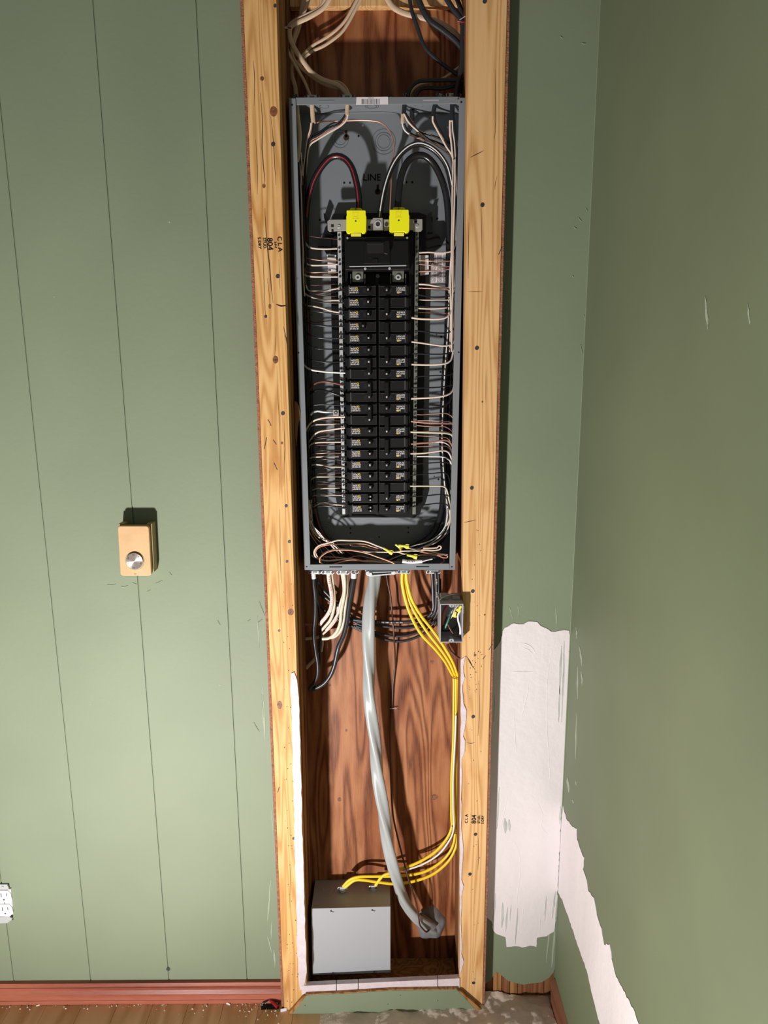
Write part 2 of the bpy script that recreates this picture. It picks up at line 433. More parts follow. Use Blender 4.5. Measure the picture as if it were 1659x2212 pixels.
streaks([(1524, 640, 1530, 712, 3), (1616, 655, 1620, 700, 2)], lambda a, b: PX(a, b, XC), Vector((1, 0, 0)), wr, M['smear'])
streaks([(585, 1900, 578, 1990, 2), (588, 1985, 585, 2030, 1.5), (592, 2050, 594, 2090, 2.5), (578, 2020, 588, 2060, 1.5), (556, 1330, 560, 1400, 1), (566, 1480, 573, 1600, 3), (586, 1740, 590, 1800, 1)],
        lambda a, b: P(a, b, YW), Vector((0, 1, 0)), wb, M['smear'])
streaks([(1213, 1395, 1208, 1500, 3.5), (1219, 1385, 1213, 1560, 2.2), (1209, 1480, 1206, 1560, 2), (1090, 1768, 1092, 1800, 5), (1099, 1770, 1101, 1795, 3.5), (1200, 1925, 1192, 1985, 2.2), (1205, 1930, 1199, 1998, 1.6), (1086, 1950, 1084, 2004, 3.2),
         (1096, 1960, 1092, 2012, 2.2), (1118, 1962, 1113, 2040, 2.4), (1180, 1935, 1176, 1990, 1.4), (1104, 1955, 1101, 1990, 1.4), (1211, 1742, 1209, 1780, 2.4), (1078, 1700, 1074, 1790, 2), (1070, 1930, 1066, 1990, 2.5), (1069, 1500, 1067, 1560, 2)],
        lambda a, b: P(a, b, YW - .0013), Vector((0, 1, 0)), wb, M['scrape'])
rg = MB()
for pts in ([(1199, 1380), (1190, 1420), (1182, 1470), (1181, 1560), (1184, 1610), (1188, 1670), (1186, 1700)], [(1162, 1735), (1172, 1760), (1170, 1785), (1184, 1803)], [(1110, 1815), (1122, 1845), (1123, 1890), (1118, 1930), (1114, 1990)], [(1142, 1470), (1139, 1500), (1128, 1545), (1126, 1560)],
            [(1106, 1450), (1125, 1452), (1152, 1451)], [(1110, 1535), (1112, 1580), (1115, 1630)], [(1120, 1388), (1140, 1392), (1152, 1402), (1158, 1415)], [(1128, 1398), (1142, 1404), (1150, 1412)], [(1096, 1720), (1088, 1760), (1080, 1800)], [(1130, 1965), (1128, 2010)], [(1168, 1975), (1165, 2015)]):
    rg.tube([P(a, b, YW - .0012) for a, b in pts], .0010, .0007, n=6, step=.006, prof=lambda t: .3 + .7 * math.sin(math.pi * (t * .9 + .05)))
rg.build('trowel_ridge', M['plaster'], wb)['kind'] = 'stuff'
rg = MB()
for (a, b, c_, d) in ((231, 1263, 250, 1262), (262, 1268, 276, 1265), (336, 1260, 350, 1254), (366, 1236, 372, 1243), (318, 1278, 325, 1274), (286, 1258, 296, 1262), (1250, 470, 1256, 478), (1240, 490, 1246, 494), (1210, 78, 1216, 82), (1257, 93, 1265, 94), (1266, 450, 1268, 456), (1237, 595, 1239, 598), (1262, 680, 1264, 692), (1254, 745, 1258, 765),
                  (470, 1340, 476, 1350), (556, 1345, 566, 1338), (535, 1342, 540, 1338), (560, 1300, 572, 1330), (548, 1560, 560, 1580), (566, 1500, 570, 1550)):
    rg.tube([P(a, b, YW + .0001), P((a + c_) / 2, (b + d) / 2 + 1.0, YW - .0002), P(c_, d, YW + .0001)], .0012, .0009, n=6, step=.003)
rg.build('paint_blemish', M['green'], wb)['kind'] = 'stuff'
# small dents and specks on the boards
sp = MB()
for (a, b, r) in ((364, 2094, 0), (240, 1541, .001), (474, 1480, .0016), (196, 1522, .001), (117, 641, .0012), (366, 480, .002), (445, 1200, 0)):
    if r: sp.disc(P(a, b, YW), r, YW - .0004, YW + .001, 8)
sp.build('speck', M['smear'], wb)
hb = MB(); hb.disc(P(363.5, 2093, YW), .0052, YW - .0012, YW + .001, 12); hb.build('hole_plug', M['nail'], wb)

# plywood backing of the cavity, top and bottom plates
ply = struct(MB().box(XL1 + .01, XR1 - .01, YB, YB + .012, -.01, ZT).build('wall_cavity', M['ply']))
for (a, b, rx, rz) in ((733, 1727, .005, .006), (938, 1722, .010, .008), (933, 1430, .005, .005), (712, 1480, .0035, .0035), (748, 1578, .003, .004)):
    MB().disc(P(a, b, YB), rx, YB - .0004, YB + .001, 14, rz).build('knot', M['knot'], ply)
# ------------------------------------------------------------------ studs
def lean_box(name, m, xa, xb, y0, y1, z0, z1, parent=None, bevel=.001):
    """xa, xb: functions of height"""
    n = 6; mb = MB(); vs = []
    for i in range(n + 1):
        z = z0 + (z1 - z0) * i / n
        vs += [(xa(z), y0, z), (xb(z), y0, z), (xb(z), y1, z), (xa(z), y1, z)]
    fs = [(0, 3, 2, 1), tuple(4 * n + q for q in (0, 1, 2, 3))]
    for i in range(n):
        for q in range(4):
            fs.append((4 * i + q, 4 * i + (q + 1) % 4, 4 * i + 4 + (q + 1) % 4, 4 * i + 4 + q))
    return mb.add(vs, fs).build(name, m, parent, bevel=bevel)
cst = lambda v: (lambda z: v)
ls = thing('wall_stud', 'pale knotty pine stud left of the breaker panel, stamped 804 near the top', 'stud', (XL1, YF, 0))
lean_box('stud_board', M['pine'], cst(XL1), XLi, YF, YF + .038, 0, ZT, ls)
lean_box('edge_strip', M['hard'], cst(XL0), cst(XL1 - .0006), YF + .003, YW + .0, 0.0, ZT, ls)
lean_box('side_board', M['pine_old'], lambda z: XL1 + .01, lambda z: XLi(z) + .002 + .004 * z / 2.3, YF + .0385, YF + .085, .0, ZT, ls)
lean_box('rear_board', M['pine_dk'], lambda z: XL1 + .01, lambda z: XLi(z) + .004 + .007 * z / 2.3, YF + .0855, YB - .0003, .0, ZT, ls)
rs = thing('wall_stud', 'pale pine stud right of the breaker panel with a dark shadow beside it', 'stud', (XR1, YF, 0))
lean_box('stud_board', M['pine_r'], XRi, cst(XR1), YF, YF + .038, 0, ZT, rs)
lean_box('edge_strip', M['hard'], cst(XR1 + .0006), cst(XR2), YF + .002, YW + .0, 0.0, ZT, rs)
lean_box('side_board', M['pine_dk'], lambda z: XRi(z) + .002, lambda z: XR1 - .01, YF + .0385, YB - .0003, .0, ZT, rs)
# white drywall left on the stud edges
dw = [(635, 1452), (637, 1455), (642, 1470), (646, 1520), (648, 1600), (651, 1700), (653, 1800), (656, 1900), (659, 2000), (662, 2100), (657, 2135), (648, 2140), (645, 2110), (642, 2050), (640, 1950), (637, 1850), (636, 1760), (632, 1650), (630, 1550), (627, 1475), (628, 1455)]
def ragged(pts, y0, y1, name, m, par, jit=.8):
    out = []
    for i in range(len(pts)):
        a, b = pts[i], pts[(i + 1) % len(pts)]; n = max(1, int(math.hypot(a[0] - b[0], a[1] - b[1]) / 12))
        for k in range(n):
            t = k / n; out.append((a[0] + (b[0] - a[0]) * t + R.uniform(-jit, jit), a[1] + (b[1] - a[1]) * t))
    return MB().pp(out, y0, y1).build(name, m, par)
ragged(dw, YF - .0025, YF - .0001, 'drywall_remnant', M['drywall'], ls, .9)
dw2 = [(997, 1425), (1010, 1418), (1003, 1440), (1007, 1465), (1001, 1480), (1004, 1520), (1013, 1535), (1010, 1570), (1002, 1590), (1009, 1600), (1007, 1625), (999, 1640), (998, 1700), (997, 1790), (1003, 1835), (1002, 1860), (998, 1880), (998, 1900), (1004, 1915), (998, 1935), (997, 2000), (999, 2060), (1004, 2078), (998, 2095), (993, 2105), (993.5, 2000), (993, 1880), (994, 1750), (994, 1640), (996, 1560), (995, 1480)]
dw2 = [(994 + (a - 994) * .72, b) if a > 996 else (a, b) for a, b in dw2]
ragged(dw2, YF - .002, YF - .0001, 'drywall_remnant', M['drywall'], rs, .9)
def knots(lst, par, y=YF):
    for (a, b, rx, rz) in lst:
        c = P(a, b, y); MB().disc(c, rx, y - .0004, y + .001, 14, rz).build('knot', M['knot'], par)
def nails(lst, par, y=YF):
    for t in lst:
        a, b = t[0], t[1]; r = t[2] if len(t) > 2 else .0042
        MB().disc(P(a, b, y), r, y - .0009, y + .001, 12).build('nail_head', M['nail'], par)
knots([(566, 170, .004, .004), (591, 241, .0075, .0095), (570, 402, .0035, .004), (595, 777, .006, .008), (628, 1322, .007, .008), (603, 1362, .003, .003), (604, 1523, .006, .010), (609, 957, .0025, .003), (583, 662, .003, .005)], ls)
knots([(1047, 1328, .002, .002), (1026, 1415, .003, .003), (1042, 868, .002, .002)], rs)
nails([(600, 597), (590, 312), (611, 893), (594, 13, .003), (618, 1093, .0034), (625, 1170, .0034), (620, 1213, .003), (646, 2104, .0038), (634, 1577, .0033), (634, 1811, .0033), (574, 684, .003)], ls)
nails([(1047, 3), (1042, 443), (1030, 752), (1019, 1054), (1021, 1277), (1022, 1548), (1027, 1802), (1015, 1888), (1023, 2123)], rs)
def cracks(lst, par, y=YF):
    mb = MB()
    for pts, wpx in lst:
        mb.tube([P(a, b, y - .0001) for a, b in pts], wpx * .0009 / 2, .00015, n=4, step=.02, smooth=False, prof=lambda t: .25 + .75 * math.sin(math.pi * (t * .94 + .03)))
    mb.build('drying_crack', M['crack'], par)['kind'] = 'stuff'
cracks([([(562, 200), (567, 260), (566, 320), (571, 380), (570, 398)], 2.0), ([(547, 130), (550, 170), (549, 230)], 1.5), ([(572, 450), (576, 520), (582, 570), (586, 620), (590, 655)], 2.2),
        ([(568, 540), (570, 600), (571, 640), (575, 700)], 1.3), ([(552, 300), (556, 360), (556, 420)], 1.2), ([(585, 250), (590, 300), (593, 350), (596, 400)], 1.6), ([(583, 660), (580, 620), (577, 600)], 1.0),
        ([(604, 1100), (605, 1150), (605, 1200), (608, 1260)], 1.3), ([(613, 900), (615, 970), (614, 1000), (613, 1050)], 1.3), ([(597, 700), (595, 740), (594, 765)], 1.0), ([(598, 790), (600, 850), (605, 960), (604, 1080)], .9),
        ([(612, 705), (618, 730), (622, 760)], 2.0), ([(596, 657), (608, 661), (621, 659)], 4.0), ([(628, 1860), (627, 1900), (626, 1960)], 1.0), ([(602, 560), (604, 600), (605, 625)], 1)], ls)
cracks([([(1070, 150), (1071, 260), (1068, 300)], 1.4), ([(1034, 1470), (1035, 1530), (1033, 1590)], 1.6), ([(1007, 1417), (1015, 1428), (1022, 1443)], 2.2), ([(1010, 1423), (1018, 1436), (1026, 1446)], 1.8),
        ([(1033, 1810), (1034, 1850), (1032, 1880)], 1.3), ([(1016, 340), (1030, 333), (1045, 325)], 1.8), ([(1013, 480), (1012, 540), (1011, 600)], 1.4), ([(1012, 630), (1028, 630), (1042, 630)], 1.0),
        ([(1008, 1604), (1018, 1606), (1026, 1603)], 1.5), ([(1002, 1129), (1015, 1126), (1028, 1124)], 1.6), ([(1074, 380), (1070, 395), (1069, 410)], 1.2), ([(1050, 800), (1049, 870)], .8), ([(1040, 450), (1041, 560)], .8)], rs)
def marks(lst, par, y=YF):
    mb = MB()
    for (a, b, c_, d) in lst:
        mb.tube([P(a, b, y - .0002), P(c_, d, y - .0002)], .0008, .0002, n=4, step=.01, smooth=False)
    mb.build('staple_scar', M['ink'], par)['kind'] = 'stuff'
rr = random.Random(3)
lm = [(rr.uniform(610, 632) + (y - 1250) * .012, y) for y in [rr.uniform(1250, 2170) for _ in range(60)]]
marks([(a, b, a + rr.uniform(-1.5, 1.5), b + rr.uniform(-2.5, 2.5)) for a, b in lm] + [(571, 970, 576, 945), (600, 1712, 603, 1700), (597, 960, 590, 950), (586, 920, 579, 906), (592, 1000, 599, 1015)], ls)
rm = [(rr.uniform(1012, 1042) + (1500 - y) * .012, y) for y in [rr.choice((rr.uniform(1395, 1500), rr.uniform(1100, 2150))) for _ in range(60)]]
marks([(a, b, a + rr.uniform(-1.5, 1.5), b + rr.uniform(-2, 2)) for a, b in rm] + [(1056, 1404, 1062, 1394), (1043, 1424, 1049, 1416), (1077, 550, 1083, 536)], rs)
# ink stamps
def vec_ang(a): return math.radians(a)
st = MB()
for s, x, y, sz in (('C L A', 604, 527, .0125), ('S-P-F', 594.5, 529, .006), ('804', 582.5, 527, .0165), ('STUD.', 571, 526, .0085), ('S-DRY', 560, 525, .0085)):
    put_text(st, s, P(x, y, YF - .0003), sz, -math.pi / 2 + .03, bold=.0005)
st.build('ink_stamp', M['ink'], ls, label='black ink stamp reading CLA 804 STUD S-DRY sideways')
st = MB()
for s, x, y, sz in (('C L A', 1008, 1769, .010), ('804', 1024.5, 1770, .016), ('STUD.', 1035, 1770, .0085), ('S-DRY', 1043, 1771, .0085)):
    put_text(st, s, P(x, y, YF - .0003), sz, math.pi / 2, bold=.0005)
st.build('ink_stamp', M['ink'], rs, label='black ink stamp reading 804 STUD S-DRY sideways')

# plates and bottom sill
XA, XB = XLi(.1) + .0065, XRi(.1) + .0015
tp = struct(MB().box(XLi(2.3) + .012, XRi(2.3) + .001, 1.700, YB - .0005, P(800, 13.5, 1.700).z, ZT).build('trim_1', M['pine_r'], bevel=.001))
bp_ = struct(MB().box(XA + .001, XB - .001, YF + .055, YB - .0005, 0.0005, .018).build('trim_2', M['pine_old'], bevel=.001))
sl = thing('sill_strip', 'pinkish white drywall strip lying across the foot of the wall opening', 'drywall', (0, YF + .02, 0))
segs = [(652, 726), (727.5, 773), (774.5, 945), (946.5, 993)]
for (a, b) in segs:
    MB().pp([(a, 2130 - (a - 650) * .048), (b, 2130 - (b - 650) * .048), (b, 2149 - (b - 650) * .038), (a, 2149 - (a - 650) * .038)], YF - .0034, YF + .010).build('drywall_piece', M['drywall'], sl, bevel=.0006)
kb = thing('kick_board', 'sage green painted board with slanted ends on the floor below the opening', 'board', (0, YF - .012, 0))
MB().pp([(662, 2151), (700, 2148), (745, 2147), (800, 2143), (850, 2140), (987, 2138), (1038, 2191), (860, 2193), (630, 2192)], YF - .012, YF - .0035).build('board', M['green'], kb, bevel=.0008)
MB().pp([(655, 2153), (664, 2150), (632, 2193), (620, 2193)], YF - .0115, YF - .004).build('end_grain', M['pine_old'], kb)
MB().pp([(986, 2139), (994, 2141), (1050, 2189), (1037, 2191)], YF - .0115, YF - .004).build('end_grain', M['pine_old'], kb)
MB().pp([(660, 2148), (745, 2144), (850, 2137.5), (987, 2135.5), (987, 2138), (850, 2140), (745, 2147), (662, 2151)], YF - .011, YF - .004).build('broken_edge', M['pine_old'], kb)
for a, b in ((659, 2172), (838, 2169), (946, 2161), (865, 2150)): MB().disc(P(a, b, YF - .012), .0012, YF - .0124, YF - .011, 8).build('nail_hole', M['ink'], kb)

# baseboards
bl = struct(MB().box(-2.0, XL0 - .001, YW - .004, YW - .0003, 0.001, .060).build('baseboard_left', M['base_red']))
prof = [(0, .0005), (.0125, .0005), (.0125, .012), (.011, .0125), (.011, .0145), (.0125, .016), (.0115, .030), (.008, .040), (.008, .0415), (.0095, .0425), (.0095, .048), (.0075, .049), (.0075, .0505), (.0085, .052), (.0065, .060), (0, .060)]
a = [Vector((-2.0, YW - .0042 - d, z)) for d, z in prof]; b = [Vector((XL0 - .001, YW - .0042 - d, z)) for d, z in prof]
n = len(a); MB().add(a + b, [tuple(range(n))[::-1], tuple(range(n, 2 * n))] + [(i, (i + 1) % n, (i + 1) % n + n, i + n) for i in range(n)]).build('moulding', M['base_red'], bl)
br_top = PX(1196, 2106, XC - .012)
br = struct(MB().prism([Vector((XC - .013, YW - .03, .0)), Vector((XC - .013, .2, .0)), Vector((XC - .013, .2, .05)), Vector((XC - .013, YW - .012, .058)), Vector((XC - .013, YW - .018, .04))],
              [Vector((XC - .0005, YW - .03, .0)), Vector((XC - .0005, .2, .0)), Vector((XC - .0005, .2, .062)), Vector((XC - .0005, YW - .012, .066)), Vector((XC - .0005, YW - .018, .04))]).build('baseboard_right', M['base_brown']))

# mortar smear on the floor in the corner
def heightfield(name, m, x0, x1, y0, y1, nx, ny, f, parent=None, inside=None):
    vs = []; 
    for j in range(ny + 1):
        for i in range(nx + 1):
            xx, yy = x0 + (x1 - x0) * i / nx, y0 + (y1 - y0) * j / ny
            vs.append((xx, yy, f(xx, yy)))
    fs = [(j * (nx + 1) + i, j * (nx + 1) + i + 1, (j + 1) * (nx + 1) + i + 1, (j + 1) * (nx + 1) + i) for j in range(ny) for i in range(nx)]
    return MB().add(vs, fs, True).build(name, m, parent)
from mathutils import noise as mn
xm0, xm1 = P(680, 2190, YF).x, XC - .014
def mh(x, y):
    e = min(1, max(0, (x - xm0) / .22)); e2 = min(1, max(0, (y - 1.30) / .10))
    edge = min(1, max(0, (y - (1.50 - .06 * e - .03 * mn.noise((x * 30, 1, 1)))) / .02))
    nz = mn.fractal((x * 14, y * 14, .3), .8, 2.1, 5)
    hh = .0015 + .013 * e * max(0, .6 + nz)
    return -.001 + (hh + .001) * edge * min(1, e * 4 + .05)
heightfield('mortar_smear', M['mortar'], xm0, xm1, 1.44, YW - .001, 120, 60, mh, fl)

# debris
db = MB()
for _ in range(330):
    c = rr.random()
    if c < .45: px, py = rr.gauss(620, 90), 2166 + abs(rr.gauss(0, 14))
    elif c < .8: px, py = rr.uniform(0, 600), 2163 + abs(rr.gauss(0, 9))
    else: px, py = rr.uniform(700, 1040), 2194 + abs(rr.gauss(0, 6))
    if not 1 < px < 1180: continue
    if 600 < px < 1050 and py < 2194: continue
    q = PZ(px, py, .001); s = rr.choice((.0006, .0008, .0012, .002))
    a = rr.uniform(0, 6.28); l = s * rr.uniform(1, 2.2)
    vs = [(q.x + math.cos(a) * l, q.y + math.sin(a) * l, .0), (q.x - math.sin(a) * s, q.y + math.cos(a) * s, .0), (q.x - math.cos(a) * l, q.y - math.sin(a) * l, .0), (q.x + math.sin(a) * s, q.y - math.cos(a) * s, 0), (q.x, q.y, s * 1.4)]
    db.add(vs, [(0, 1, 4), (1, 2, 4), (2, 3, 4), (3, 0, 4), (3, 2, 1, 0)])
o = db.build('debris', M['sheath_cream']); tag(o, 'small pale crumbs and shavings scattered on the wooden floor', 'debris'); o['kind'] = 'stuff'
for lab, pts, r in (('short white chip lying on the floor under the middle of the baseboard', [(484, 2165), (497, 2170)], .0022),
                    ('thin white splinter standing off the floor near the left end of the baseboard', [(58, 2166), (60, 2176)], .0013),
                    ('white shaving lying right of the thin splinter on the floor', [(78, 2173), (87, 2170)], .0013),
                    ('white torn chip at the foot of the left stud', [(606, 2183), (619, 2180)], .0042)):
    q = [PZ(a, b, r * .75) for a, b in pts]
    tag(MB().tube(q, r, r * .6, n=5, smooth=False).build('drywall_chip', M['white_pl']), lab, 'chip')
# gap under the baseboard with a red wire connector
pk = PZ(592, 2174, .0)
MB().prism([PZ(565, 2160, .0012), PZ(602, 2160, .0012), PZ(603, 2179, .0012), PZ(564, 2181, .0012)], [PZ(565, 2160, -.0), PZ(602, 2160, -.0), PZ(603, 2179, -.0), PZ(564, 2181, -.0)]).build('floor_gap', M['hole'], fl)
t = thing('wire_nut', 'dark red wire connector poking out at the foot of the left stud', 'connector', PZ(588, 2165, .01))
MB().tube([PZ(582, 2158, .012), PZ(590, 2166, .010), PZ(600, 2175, .006)], .0055, n=10, prof=lambda t: .6 + .4 * t).build('shell', M['redpl'], t)
MB().tube([PZ(566, 2168, .006), PZ(574, 2164, .010), PZ(583, 2158, .012)], .0018, n=6).build('wire_end', M['wire_blk'], t)

# ------------------------------------------------------------------ thermostat
YT = 1.570
t = thing('thermostat', 'beige wall thermostat with a round silver dial on the green boards', 'thermostat', P(290, 1190, YT))
body = MB().pp([(256, 1131), (268, 1131), (270, 1137), (314, 1137), (317, 1131), (328, 1131), (333, 1236), (262, 1238)], YT + .012, YW - .0002).build('base', M['beige_dk'], t, bevel=.001)
def rrect(x0, y0, x1, y1, r, sx=0.0, n=5):
    pts = []
    for cx, cy, a0 in ((x1 - r, y0 + r, -90), (x1 - r, y1 - r, 0), (x0 + r, y1 - r, 90), (x0 + r, y0 + r, 180)):
        for i in range(n + 1):
            a = math.radians(a0 + 90 * i / n); X, Y_ = cx + r * math.cos(a), cy + r * math.sin(a)
            pts.append((X + sx * (Y_ - y0), Y_))
    return pts
cov = MB().pp(rrect(254, 1136.5, 321, 1244, 6, .055), YT, YT + .0118)
cov.build('cover', M['beige'], t, bevel=.0015)
dc = P(291.5, 1211.5, YT)
MB().ring(dc, .0188, .0218, YT - .0006, YT + .001, 36).build('dial_well', M['beige_dk'], t)
dl = MB().disc(dc, .0190, YT - .0045, YT + .001, 36).build('dial', M['dial'], t, bevel=.0005)
tx = MB()
for i, s in enumerate(('60', '.', '70', '.', '80', '.', '90', '.', '.', '40', '.', '50', '.')):
    a = math.radians(150 - i * 27.7); r = .0148
    put_text(tx, s if s != '.' else '•', dc + Vector((r * math.cos(a), -.00475, r * math.sin(a))), .0062 if s != '.' else .0035, a - math.pi / 2)
tx.build('dial_numbers', M['print'], dl)
MB().pp([(289, 1239), (295, 1239), (292, 1243)], YT - .0004, YT + .001).build('pointer', M['beige_dk'], t)

# ------------------------------------------------------------------ outlet
YO = YW - .006
t = thing('outlet', 'white duplex outlet without cover plate at the left wall edge', 'outlet', P(10, 1950, YO))
MB().pp([(-30, 1908), (19.5, 1908), (21, 1918), (28.5, 1986), (29, 1987), (-24, 1989)], YW - .0008, YW + .003).build('box_opening', M['hole'], t)
MB().pp([(-22, 1911), (15, 1911), (19, 1920), (-24, 1921)], YO + .001, YW).build('yoke', M['zinc'], t)
MB().pp([(-14, 1981), (20, 1980), (27, 1985), (16, 1994), (-8, 1995)], YO + .001, YW).build('yoke', M['zinc'], t)
ob = MB().pp([(-25, 1921), (23, 1921), (25, 1934), (28.5, 1973), (27, 1976), (-20, 1977)], YO, YW + .001).build('outlet_body', M['white_pl'], t, bevel=.0006)
for (cx, cy) in ((2, 1939), (5, 1969)):
    f = MB().pp([(cx - 20, cy - 8), (cx - 13, cy - 15), (cx + 14, cy - 15), (cx + 21, cy - 8), (cx + 23, cy + 4), (cx + 16, cy + 11), (cx - 12, cy + 11), (cx - 18, cy + 5)], YO - .003, YO).build('socket_face', M['white_pl'], t, bevel=.0006)
    h = MB()
    h.pr(cx - .5, cy - 9, cx + 1.2, cy - 1, YO - .0033, YO - .002); h.pr(cx + 11, cy - 9, cx + 12.5, cy - 3, YO - .0033, YO - .002)
    h.pr(cx - 12, cy - 9, cx - 10.5, cy - 3, YO - .0033, YO - .002); h.disc(P(cx + 6.5, cy + 4.5, YO - .003), .0021, YO - .0033, YO - .002)
    h.build('slots', M['ink'], f)
MB().disc(P(11, 1948.5, YO), .0012, YO - .004, YO, 10).build('centre_screw', M['nail'], t)
MB().disc(P(6, 1917, YO), .0035, YO - .001, YO + .002, 10).build('mounting_screw', M['zinc'], t)


# ================================================================== BREAKER PANEL
PB = YB - .0015           # inner face of the panel's back
pn = thing('breaker_panel', 'open grey steel breaker panel mounted between the two pine studs', 'panel', P(820, 1230, YP))
LX = lambda y: 623.5 + (y - 210) * (657.5 - 623.5) / 1022    # outer edges in the photo, for every height
RX = lambda y: 1007.0 - (y - 210) * (1007.0 - 983.5) / 1022
def wallstrip(xa, xb, ya, yb, y0, y1, name, m, par, bevel=.0008):
    """strip between two leaning edges"""
    return MB().pp([(xa(ya), ya), (xb(ya), ya), (xb(yb), yb), (xa(yb), yb)], y0, y1).build(name, m, par, bevel=bevel)
# back pan: one sheet
MB().pp([(LX(211) - 0, 211), (RX(211), 211), (RX(1231), 1231), (LX(1231), 1231)], YP + .001, YP + .0012)
c = [P(LX(211), 211, YP), P(RX(211), 210, YP), P(RX(1231), 1231, YP), P(LX(1231), 1231, YP)]
def panel_pt(s, t, y):   # s across 0..1, t down 0..1
    a = c[0].lerp(c[1], s); b = c[3].lerp(c[2], s); q = a.lerp(b, t); q.y = y; return q
back = MB().prism([Vector((q.x, PB - .0008, q.z)) for q in c], [Vector((q.x, PB + .0006, q.z)) for q in c]).build('back_pan', M['steel_grey'], pn)
def side(s0, s1, t0, t1, name):
    f = [panel_pt(s0, t0, YP), panel_pt(s1, t0, YP), panel_pt(s1, t1, YP), panel_pt(s0, t1, YP)]
    return MB().prism(f, [Vector((q.x, PB - .0009, q.z)) for q in f]).build(name, M['steel_grey'], pn)
tw = .0015 / .37; th = .0015 / 1.05
side(0, tw, 0, 1, 'side_wall'); side(1 - tw, 1, 0, 1, 'side_wall')
top_w = side(tw, 1 - tw, 0, th, 'top_wall'); bot_w = side(tw, 1 - tw, 1 - th, 1, 'bottom_wall')
FR = YP - .0016
fl_l = wallstrip(lambda y: LX(y), lambda y: LX(y) + 15.0 - (y - 210) * .0016, 212, 1231.5, FR, YP + .0005, 'side_flange', M['steel_grey'], pn)
fl_r = wallstrip(lambda y: RX(y) - 15.0 + (y - 210) * .0022, lambda y: RX(y), 211, 1230.5, FR, YP + .0005, 'side_flange', M['steel_grey'], pn)
fl_t = MB().pp([(639.5, 210.5), (989, 208.5), (989, 224), (640.5, 226.5)], FR - .0014, YP).build('top_flange', M['steel_grey'], pn, bevel=.0006)
fl_b = MB().pp([(669, 1219.5), (971, 1217.5), (971, 1230.5), (669, 1232)], FR - .0014, YP).build('bottom_flange', M['steel_grey'], pn, bevel=.0006)
def holes(lst, par, y, name='screw_hole', r=.0021):
    for (a, b) in lst: MB().disc(P(a, b, y), r, y - .0002, y + .0002, 12).build(name, M['hole'], par)
holes([(631, 226.5), (996.5, 220.5)], pn, FR); holes([(662.5, 1224), (976, 1224.5), (645, 762), (991, 761)], pn, FR, r=.0018)
for (a, b) in (((711.5, 1224.8), (739, 1224.6)), ((899.5, 1224.2), (927, 1223.8))):
    MB().pr(a[0], a[1] - 1.2, b[0], b[1] + 1.2, FR - .0017, FR - .001).build('slot', M['hole'], fl_b)
for (a, b) in ((688, 218), (914, 216)):
    MB().pr(a, b - 1.4, a + 34, b + 1.4, FR - .0020, FR - .0013).build('pressed_tab', M['steel_lt'] if a > 900 else M['steel_grey'], fl_t)
# barcode sticker
s_ = MB().pp([(770, 210), (838, 209), (838.5, 225.5), (769, 226.5)], FR - .0018, FR - .0013).build('sticker', M['paper'], fl_t)
bc = MB(); x = 781
while x < 820:
    wv = R.choice((.6, .9, 1.6)); bc.pr(x, 214, x + wv, 225, FR - .00195, FR - .0017); x += wv + R.choice((.7, 1.1, 1.5))
put_text(bc, '420P2C0', P(801, 211.9, FR - .0019), .0032, 0)
bc.build('barcode', M['print'], s_)
# knockout rings, holes and keyholes in the back pan
ys = PB - .0009
kr = MB()
def rings(px, py, rs_):
    q = P(px, py, ys)
    for r in rs_: kr.ring(q, r, r + .0007, ys - .0003, ys + .0002, 40)
rings(829, 306, (.0135, .0185, .0255)); rings(735, 300, (.012, .018)); rings(938, 1146, (.010, .016, .022)); rings(702, 1146, (.010, .016, .022))
kr.build('knockout_ring', M['line'], back)['kind'] = 'stuff'
for (a, b, r) in ((774.5, 294, .0023), (756, 395, .0023), (743.5, 395, .0023), (878, 393.5, .0024), (890.5, 393.5, .0024), (691, 475, .0024), (944.5, 472.5, .0024), (757, 1141, .002), (757, 1151, .002),
                  (882, 1140, .002), (882, 1150, .002), (819, 1160, .002), (953, 727.5, .0024), (951.5, 803.5, .0024), (947, 1035.5, .0024), (671.5, 680, .002), (686, 805, .0024), (689.5, 966, .002), (943, 723, .0013), (941.5, 798, .0013), (938, 1029, .0013)):
    MB().disc(P(a, b, ys), r, ys - .0004, ys + .0003, 12).build('mounting_hole', M['hole'], back)
for (a, b) in ((748, 297), (816, 414)):
    q = P(a, b, ys); kh = MB().disc(q, .0063, ys - .0005, ys + .0003, 18)
    kh.box(q.x - .0024, q.x + .0024, ys - .0005, ys + .0003, q.z, q.z + .0145); kh.build('keyhole', M['key'], back)
MB().disc(P(783.5, 271.5, ys), .0024, ys - .001, ys, 12).build('dimple', M['zinc'], back)
em = MB(); put_text(em, 'LINE', P(803, 384, ys - .0006), .020, 0, bold=.0004); em.build('embossed_lettering', M['emboss'], back)
# knockouts in the top wall, seen from below
zt = panel_pt(.5, 0, YP).z - .0018
for (px, r) in ((803, .010), (803, .014), (700, .010), (925, .012)):
    q = P(px, 232, (YP + PB) / 2); mb = MB(); n = 30; vs = []
    for i in range(n):
        a = 2 * math.pi * i / n
        for rr_ in (r, r + .0008): vs.append((q.x + rr_ * math.cos(a), q.y + rr_ * math.sin(a), zt))
    mb.add(vs, [(2 * i, 2 * i + 1, (2 * i + 3) % (2 * n), (2 * i + 2) % (2 * n)) for i in range(n)]).build('knockout_ring', M['line'], top_w)

YBASE = 1.695
